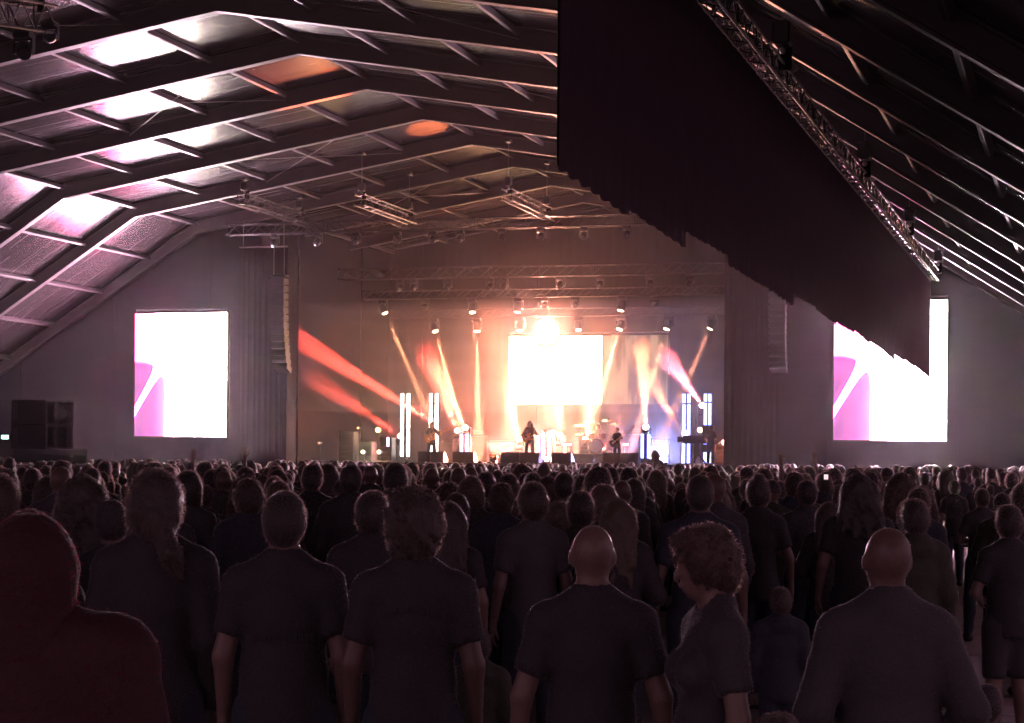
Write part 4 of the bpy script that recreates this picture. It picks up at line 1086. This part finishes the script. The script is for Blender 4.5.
# ------------------------------------------------------------------ the crowd: people nearest the camera, one by one
def spot_for(px, py, Z):
    t = atZ(px, py, Z)
    return Vector((t.x, t.y, 0)), t.z
NEAR = [   # px of head, py of its top, depth, yaw offset, flip, label, body options
    (30, 513, 5.3, .05, 0, 'person in a red fleece with the hood up at the bottom left corner', dict(hair='hood', top='fleece', top_m=CL['red'], arms='apart', build=1.4, fat=.03)),
    (156, 471, 8.0, .0, 0, 'tall person with a ponytail in a black jacket beside the red hood', dict(hair='pony', hair_m=HAIRS[1], top='jacket', top_m=CL['black'], arms='down', build=1.04, bottom='trousers')),
    (285, 491, 7.7, .02, 0, 'short-haired man in a black t-shirt with a faint print across the back', dict(hair='buzz', top='tshirt', arms='down', build=1.03, fat=.01)),
    (415, 488, 7.5, .0, 0, 'curly-haired man in a black t-shirt with arched lettering on the back', dict(hair='curly', hair_m=HAIRS[1], top='tshirt', arms='down', build=1.03, bottom='trousers')),
    (593, 524, 6.85, .0, 0, 'bald man in a black t-shirt in the bottom centre', dict(hair='bald', top='tshirt', arms='apart', build=1.03, hands=True)),
    (888, 526, 6.4, .12, 0, 'balding man in a dark jacket in the bottom right', dict(hair='bald', top='jacket', top_m=CL['charcoal'], arms='pocket', build=1.03, fat=.015, hp=.05)),
    (714, 521, 6.6, 1.75, 0, 'person turned to the left in profile, tousled hair, right of the bald man', dict(hair='messy', hair_m=HAIRS[3], top='tshirt', top_m=CL['charcoal'], arms='down', hp=-.22, female=True)),
    (373, 491, 10.6, -.1, 0, 'man in a dark jacket between the print t-shirt man and the curly-haired man', dict(hair='short', top='jacket', top_m=CL['black'], arms='down', build=1.05)),
    (83, 476, 10.8, .1, 0, 'person with wild long hair behind the red hood', dict(hair='wild', hair_m=HAIRS[1], top='hoodie', top_m=CL['charcoal'], arms='front', female=True)),
    (112, 501, 10.4, .0, 0, 'person in a round beanie left of the ponytail', dict(hair='beanie', top='hoodie', top_m=CL['black'], arms='down')),
    (533, 482, 12.4, .35, 0, 'man in a grey t-shirt half turned left in the middle of the crowd', dict(hair='short', hair_m=HAIRS[1], top='tshirt', top_m=CL['grey'], arms='down', build=1.02)),
    (581, 491, 12.8, .0, 0, 'short-haired man just behind the bald man', dict(hair='short', top='jacket', top_m=CL['olive'], arms='down')),
    (618, 499, 12.3, .0, 0, 'person with long straight hair just right of the bald head', dict(hair='long', hair_m=HAIRS[2], top='hoodie', top_m=CL['black'], arms='front', female=True)),
    (700, 475, 12.4, .0, 0, 'tall round-headed man behind the person in profile', dict(hair='buzz', top='tshirt', top_m=CL['navy'], arms='apart', build=1.05)),
    (449, 502, 12.0, .0, 0, 'person with long fair-edged hair right behind the curly-haired man', dict(hair='long', hair_m=HAIRS[1], top='tshirt', top_m=CL['black'], arms='down', female=True)),
    (915, 499, 12.6, .1, 0, 'short-haired person above the balding man, right side', dict(hair='short', top='hoodie', top_m=CL['olive'], arms='down')),
    (1009, 505, 13.2, .2, 0, 'person in dark shorts at the right edge of the frame', dict(hair='short', top='tshirt', top_m=CL['black'], bottom='shorts', arms='front', bot_m=CL['charcoal'])),
    (982, 488, 21.5, .1, 0, 'standing man left of the right-edge person, by the open floor', dict(hair='buzz', top='tshirt', top_m=CL['charcoal'], arms='fold', bottom='trousers', legs=.06)),
    (859, 475, 14.5, .0, 0, 'broad person with long loose hair in a black t-shirt', dict(hair='wild', hair_m=HAIRS[0], top='tshirt', top_m=CL['black'], arms='apart', build=1.1)),
    (781, 587, 11.5, .0, 0, 'small dark-haired child low in the crowd right of the person in profile', dict(hair='short', hair_m=HAIRS[1], top='hoodie', top_m=CL['navy'], arms='down')),
    (780, 711, 5.5, .1, 0, 'low brown-haired head at the bottom edge left of the balding man', dict(hair='messy', hair_m=HAIRS[1], top='tshirt', top_m=CL['charcoal'], arms='front')),
    (987, 685, 7.4, .1, 0, 'low dark hooded head at the bottom right corner', dict(hair='beanie', top='hoodie', top_m=CL['black'], arms='front')),
    (351, 464, 15.6, .0, 0, 'tall round-headed man in front of the left stage wing', dict(hair='buzz', top='jacket', top_m=CL['black'], arms='down')),
    (396, 463, 16.2, .0, 0, 'tall man standing below the leftmost light tower', dict(hair='short', top='tshirt', top_m=CL['charcoal'], arms='phone')),
    (243, 484, 15.0, -.2, 0, 'man in a dark cap between the ponytail and the print t-shirt', dict(hair='capback', top='jacket', top_m=CL['navy'], arms='front')),
    (188, 471, 15.2, .0, 0, 'person with a long bob right of the ponytail', dict(hair='bob', hair_m=HAIRS[0], top='tshirt', top_m=CL['charcoal'], arms='down', female=True)),
    (758, 474, 15.5, .0, 0, 'person with a tall hair bun right of the round-headed man', dict(hair='bun', hair_m=HAIRS[0], top='tshirt', top_m=CL['black'], arms='apart', female=True)),
    (-2, 474, 10.0, -.3, 0, 'person cut off by the left edge of the frame', dict(hair='bob', hair_m=HAIRS[3], top='jacket', top_m=CL['maroon'], arms='down', female=True)),
    (28, 508, 8.0, .1, 0, 'person hidden behind the red hood with only the hair showing', dict(hair='messy', hair_m=HAIRS[0], top='hoodie', top_m=CL['black'], arms='down')),
    (478, 628, 9.2, .0, 0, 'small person in a pale olive top between the curly-haired man and the bald man', dict(hair='short', hair_m=HAIRS[0], top='hoodie', top_m=CL['olive'], arms='down')),
]
taken = []
for i, (px, py, Z, dy, fl, lb, kw) in enumerate(NEAR):
    p, zt = spot_for(px, py, Z)
    vox = .0175 if Z < 9 else .022
    parts = person_meshes('near%02d' % i, h=vox, skin=(M_SKINA, M_SKINB)[i % 2], fz=1.2 if Z < 9 else .95, **kw)
    tops = {'hood': 1.80, 'beanie': 1.80, 'curly': 1.80, 'messy': 1.80, 'bald': 1.765, 'buzz': 1.77, 'bun': 1.80}.get(kw.get('hair'), 1.785)
    H = zt / tops * 1.75
    place_person(parts, p, face_stage(p) + dy, H, lb, 'people nearest the camera')
    taken.append((p.x, p.y, .42))
# faint print on two shirts: rows of small dim marks, arched on one of them
M_PRINT = mat('faded_shirt_print', (.075, .068, .066), .9)
def print_marks(idx, arch, z, n, w):
    px, py, Z, dy, fl, lb, kw = NEAR[idx]; p, zt = spot_for(px, py, Z)
    r = [o for o in COL.objects if o.get('label') == lb][0]
    sh = [c for c in r.children if c.name.startswith('shirt')][0]
    me = sh.data; co = np.empty(len(me.vertices) * 3, np.float32); me.vertices.foreach_get('co', co); co = co.reshape(-1, 3)
    back = co[(co[:, 1] < 0)]
    mb = MB()
    for k in range(n):
        if k == n // 2: continue
        x = -w / 2 + w * (k + .5) / n; zz = z + (arch * (1 - (2 * x / w) ** 2))
        q = back[((back[:, 0] - x) ** 2 + (back[:, 2] - zz) ** 2) < .03 ** 2]
        if not len(q): continue
        y = q[:, 1].min() - .004
        cw = w / n * .62
        mb.box((x - cw * .4, y, zz), (cw * .22, .003, .026)); mb.box((x + cw * .4 * (1 if k % 3 else .2), y, zz), (cw * .22, .003, .026))
        if k % 2: mb.box((x, y, zz + .010), (cw, .003, .005))
        if k % 3 == 0: mb.box((x, y, zz - .010), (cw, .003, .005))
    mb.build('print', M_PRINT, sh)
print_marks(2, 0.0, 1.22, 13, .26); print_marks(3, .025, 1.33, 13, .26)

# ------------------------------------------------------------------ the crowd: further back
VAR = []
for i, kw in enumerate((
        dict(hair='short', top='tshirt', top_m=CL['black'], arms='down'),
        dict(hair='buzz', top='tshirt', top_m=CL['charcoal'], arms='front', build=1.08),
        dict(hair='long', hair_m=HAIRS[1], top='hoodie', top_m=CL['black'], arms='front', female=True),
        dict(hair='messy', hair_m=HAIRS[1], top='jacket', top_m=CL['navy'], arms='down'),
        dict(hair='wild', hair_m=HAIRS[3], top='tshirt', top_m=CL['maroon'], arms='fold', female=True),
        dict(hair='bob', hair_m=HAIRS[2], top='tshirt', top_m=CL['charcoal'], arms='front', female=True),
        dict(hair='capback', top='hoodie', top_m=CL['olive'], arms='pocket'),
        dict(hair='bald', top='jacket', top_m=CL['charcoal'], arms='down', build=1.08, fat=.02),
        dict(hair='short', hair_m=HAIRS[2], top='tshirt', top_m=CL['grey'], arms='raise'),
        dict(hair='long', hair_m=HAIRS[2], top='tshirt', top_m=CL['black'], arms='phone', female=True),
        dict(hair='pony', hair_m=HAIRS[0], top='tshirt', top_m=CL['pale'], arms='raise2', female=True))):
    VAR.append(person_meshes('crowd%02d' % i, h=.020, skin=(M_SKINA, M_SKINB)[i % 2], fz=.7, **kw))
VDESC = ['short-haired person in a black t-shirt', 'close-cropped person in a charcoal t-shirt', 'long-haired person in a black hooded top', 'tousle-haired person in a navy jacket', 'wild-haired person in a maroon t-shirt', 'person with a fair bob in a charcoal t-shirt', 'person in a cap and an olive hooded top', 'bald person in a charcoal jacket', 'short-haired person with one arm raised', 'fair-haired person with hands before the face', 'ponytailed person with both arms raised']
VW_ = [16, 14, 12, 12, 8, 9, 6, 8, 2, 3, 1]
VW_NEAR = [16, 14, 12, 12, 8, 9, 6, 8, 0, 0, 0]
cr = random.Random(23)
pts = []
rowZ = 13.0
while rowZ < 64.5:
    step = .66 + .004 * rowZ
    half = .27 * rowZ + .6
    x = -half + cr.uniform(0, .5)
    while x < half:
        X = x + cr.uniform(-.22, .22); Z = rowZ + cr.uniform(-.28, .28)
        u = X * math.cos(YAW) - Z * math.sin(YAW); v = X * math.sin(YAW) + Z * math.cos(YAW)
        px = 512 + F_PX * X / Z
        ok = all((u - a) ** 2 + (v - b) ** 2 > (c + .2) ** 2 for a, b, c in taken)
        if Z < 31 and 926 < px < 1003: ok = False                      # the open floor at the right
        if Z < 24 and 655 < px < 690: ok = False
        if 38.6 < Z < 42 and px < 100: ok = False                      # scaffold
        if Z < 17 and cr.random() < .25: ok = False
        if u < U0 - DE + .3 or u > U0 + DE - .3 or v > 67: ok = False
        if ok and all((u - a) ** 2 + (v - b) ** 2 > .30 for _, a, b in pts[-160:]): pts.append((Z, u, v))
        x += step * cr.uniform(.85, 1.2)
    rowZ += step * .98
pts.sort()
def zone(Z): return 'in the rear crowd' if Z < 19 else ('midway in the crowd' if Z < 25 else 'further forward')
made = {}
NCROWD = 285
for i, (Z, u, v) in enumerate(pts[:NCROWD]):
    k = cr.choices(range(len(VAR)), VW_NEAR if Z < 23 else VW_)[0]
    H = cr.gauss(1.745, .075); H = min(1.83, max(1.56, H - (.07 if k in (2, 4, 5, 9, 10) else 0)))
    pp = Vector((u, v, 0))
    r = place_person(VAR[k], pp, face_stage(pp) + cr.gauss(0, .18), H, VDESC[k], 'standing crowd', flip=cr.random() < .5)
    made.setdefault((k, zone(Z)), []).append((side(pp) / Z, r))
for (k, zn), lst in made.items():
    lst.sort(key=lambda t: t[0])
    for q, (_, r) in enumerate(lst): r['label'] = f'{VDESC[k]}, {ORD[q]} from left {zn}' if len(lst) > 1 else f'{VDESC[k]} {zn}'
# everyone ahead of them, too many and too small to tell apart
LOWV = []
for i, kw in enumerate((dict(hair='short'), dict(hair='wild', female=True), dict(hair='buzz', build=1.08), dict(hair='long', female=True), dict(hair='messy'), dict(hair='short', arms='raise'), dict(hair='bald'))):
    parts = person_meshes('far%02d' % i, h=.07, lower=False, hands=False, **kw)
    bag = {}
    for nm, me in parts:
        co = np.empty(len(me.vertices) * 3, np.float32); me.vertices.foreach_get('co', co)
        lp = np.empty(len(me.loops), np.int32); me.loops.foreach_get('vertex_index', lp)
        key = 'hair' if nm in ('hair', 'cap', 'beanie') else ('skin' if nm == 'body' else 'cloth'); bag.setdefault(key, []).append((co.reshape(-1, 3).astype(float), lp.reshape(-1, 4).astype(np.int64)))
        bpy.data.meshes.remove(me)
    LOWV.append(bag)
acc = {}
for (Z, u, v) in pts[NCROWD:]:
    k = cr.choices(range(7), [10, 7, 9, 7, 8, 0, 3])[0]
    H = min(1.85, max(1.55, cr.gauss(1.72, .08))) / 1.75; a = face_stage((u, v)) + cr.gauss(0, .2); ca, sa = math.cos(a), math.sin(a)
    for key, lst in LOWV[k].items():
        dst = key if key != 'cloth' else 'cloth%d' % cr.randrange(3)
        for co, q in lst:
            P = np.empty_like(co); P[:, 0] = (co[:, 0] * ca - co[:, 1] * sa) * H + u; P[:, 1] = (co[:, 0] * sa + co[:, 1] * ca) * H + v; P[:, 2] = co[:, 2] * H
            acc.setdefault(dst, []).append((P, q))
far = empty('distant_crowd'); tag(far, 'dense sea of distant heads in front of the stage', 'crowd', kind='stuff')
for key, m, nm in (('skin', M_SKINB, 'bodies'), ('hair', HAIRS[1], 'hair'), ('cloth0', CL['black'], 'dark_clothes'), ('cloth1', CL['charcoal'], 'charcoal_clothes'), ('cloth2', CL['navy'], 'navy_clothes')):
    if key in acc:
        o = link(nm, mesh_np('far_' + key, acc[key], m), far); o['kind'] = 'stuff'

# ------------------------------------------------------------------ phones held up in the crowd
M_PH = mat('lit_phone_screen', (.3, .3, .3), .2, emit=(1.0, .72, .75), estr=1.1)
for (px, py, Z, lb) in ((826, 477, 24, 'lit phone held up in the crowd at the right'), (528, 474, 30, 'lit phone held up in the crowd below the singer'), (311, 474, 26, 'lit phone held up in the crowd at the left'), (63, 468, 36, 'lit phone held up in front of the scaffold')):
    p = atZ(px, py, Z); r = empty('phone', p, YAW); tag(r, lb, 'phone', 'phones held up')
    MB().box((0, 0, 0), (.072, .009, .11), bev=.004).build('phone_case', M_PLASTIC, r); MB().box((0, -.0055, 0), (.05, .002, .06)).build('phone_screen', M_PH, r)

# ------------------------------------------------------------------ musicians
M_GTR = mat('guitar_lacquer', (.45, .20, .07), .2, 0, .2, 4); M_GDK = mat('guitar_dark_lacquer', (.05, .04, .04), .2); M_NECK = mat('maple_neck', (.35, .2, .1), .35)
def guitar(loc, yaw, tilt, m, label, neck=.62):
    r = empty('electric_guitar', loc); r.rotation_euler = (0, tilt, yaw); r.scale = (-1, 1, 1); tag(r, label, 'guitar')
    out = [(-.22, 0), (-.21, .10), (-.14, .16), (-.05, .13), (.0, .10), (.08, .12), (.17, .15), (.20, .11), (.12, .06), (.11, 0), (.12, -.06), (.19, -.12), (.14, -.16), (.05, -.12), (-.03, -.11), (-.11, -.16), (-.19, -.12)]
    b = MB().prism(out, -.02, .02).build('guitar_body', m, r)
    MB().box((-.02, .024, 0), (.16, .008, .07)).build('pickguard', M_SKIN, b)
    MB().box((.1 + neck / 2, .012, 0), (neck, .022, .05)).build('neck', M_NECK, r)
    MB().prism([(.1 + neck, -.028), (.24 + neck, -.05), (.27 + neck, .0), (.22 + neck, .045), (.1 + neck, .028)], .0, .02).build('headstock', M_NECK, r)
    for k in range(4): MB().tube((.13 + neck + k * .03, .01, .04), (.13 + neck + k * .03, .01, .07), .008).build('tuning_peg', M_CHROME, r)
    return r
def musician(px, ytop, v, yaw, kw, label, gkw=None, base=STAGE_Z):
    t = onv(px, ytop, v); H = (t.z - base) / 1.785 * 1.75
    p = Vector((t.x, v, base)); r = place_person(person_meshes('mus%d' % px, h=.024, **kw), p, math.pi + yaw, H, label, 'people on stage', flip=True)
    if gkw:
        s = H / 1.75; R = Matrix.Rotation(math.pi + yaw, 3, 'Z')
        q = p + R @ Vector((.06 * s, .20 * s, 1.06 * s))
        guitar(q, math.pi + yaw, gkw[0], gkw[1], gkw[2], gkw[3])
musician(432, 421.5, 75.6, .25, dict(hair='long', hair_m=HAIRS[1], top='tshirt', top_m=CL['charcoal'], arms='guitar', legs=.08), 'long-haired guitarist before the white tubes at the left of the stage', (.45, M_GTR, 'pale electric guitar slung on the left guitarist', .60))
musician(530, 420.5, 75.9, .05, dict(hair='long', hair_m=HAIRS[0], top='jacket', top_m=CL['black'], arms='guitar', legs=.06), 'long-haired singer with a guitar at the centre of the stage', (.35, M_GTR, 'amber electric guitar held by the singer', .60))
musician(617.5, 427, 75.3, -.2, dict(hair='short', top='tshirt', top_m=CL['charcoal'], arms='guitar', legs=.10), 'short-haired bassist right of the drum kit', (.62, M_GDK, 'bass guitar with raised neck held by the bassist', .80))
dt = onv(598, 437, 79.5)
place_person(person_meshes('drummer', h=.026, hair='long', top='tank', arms='front'), Vector((dt.x, 79.5, STAGE_Z)), math.pi, 1.62, 'drummer half hidden behind the drum kit in the haze', 'people on stage')
# crew member crouching low in the pit before the short right light pair
ct = onv(655, 450, 72.0)
place_person(person_meshes('crew', h=.026, hair='long', top='hoodie', arms='front'), Vector((ct.x, 72.0, 0.0)), math.pi * .1, ct.z / 1.785 * 1.75, 'dark figure standing in the pit before the short right light pair', 'people on stage')
ct = onv(702, 447, 73.4)
place_person(person_meshes('operator', h=.026, hair='short', top='tshirt', arms='front'), Vector((ct.x + .35, 73.3, STAGE_Z)), .3, 1.45, 'camera operator behind the camera rig', 'people on stage')

# ------------------------------------------------------------------ haze
def haze(name, pts_xz, y0, y1, dens, col, an, label):
    n = len(pts_xz)
    m = bpy.data.materials.new(name + '_volume'); m.use_nodes = True; N = m.node_tree.nodes; N.remove(N['Principled BSDF'])
    sct = N.new('ShaderNodeVolumeScatter'); sct.inputs['Color'].default_value = col + (1,); sct.inputs['Density'].default_value = dens; sct.inputs['Anisotropy'].default_value = an
    m.node_tree.links.new(sct.outputs[0], N['Material Output'].inputs['Volume'])
    o = MB().prism(pts_xz, y0, y1).build(name, m); tag(o, label, 'haze', kind='stuff')
    return o
i_ = .12
haze('tent_haze', [(U0 - DE + i_, .02), (U0 + DE - i_, .02), (U0 + DE - i_, HE + RD - i_), (U0 + DK, HK + RD - i_), (U0, HR + RD - i_), (U0 - DK, HK + RD - i_), (U0 - DE + i_, HE + RD - i_)], 20, 68.0, .00032, (.95, .9, .95), .82, 'thin haze drifting through the tent')
haze('stage_haze', [(SL + .15, .03), (SR - .15, .03), (SR - .15, roof_h(SR - U0) + RD - .15), (U0, HR + RD - .15), (SL + .15, roof_h(SL - U0) + RD - .15)], 68.05, 82.0, .0028, (.95, .92, .92), .25, 'thin stage smoke up to the roof over the stage')
for k_, (z_, w_) in enumerate(((8.4, 'highest'), (7.6, 'second'), (6.8, 'third'), (6.0, 'fourth'), (5.2, 'lowest'))):
    q_ = .2 + .05 * k_
    haze('stage_smoke', [(SL + q_, .04 + .01 * k_), (SR - q_, .04 + .01 * k_), (SR - q_, z_), (SL + q_, z_)], 76.1 + .12 * k_, 81.95 - .03 * k_, .0062, (.95, .92, .92), .25, w_ + ' layer of smoke settling behind the musicians')
haze('beam_smoke', [(SL + .3, 3.75), (SR - .3, 3.75), (SR - .3, 7.9), (SL + .3, 7.9)], 71.0, 76.05, .012, (.95, .92, .92), .25, 'smoke hanging in the beams over the musicians')
haze('wing_smoke', [(SR - 2.6, 1.9), (SR - .35, 1.9), (SR - .35, 3.7), (SR - 2.6, 3.7)], 71.2, 76.0, .022, (.95, .92, .92), .25, 'patch of smoke at the right wing of the stage')
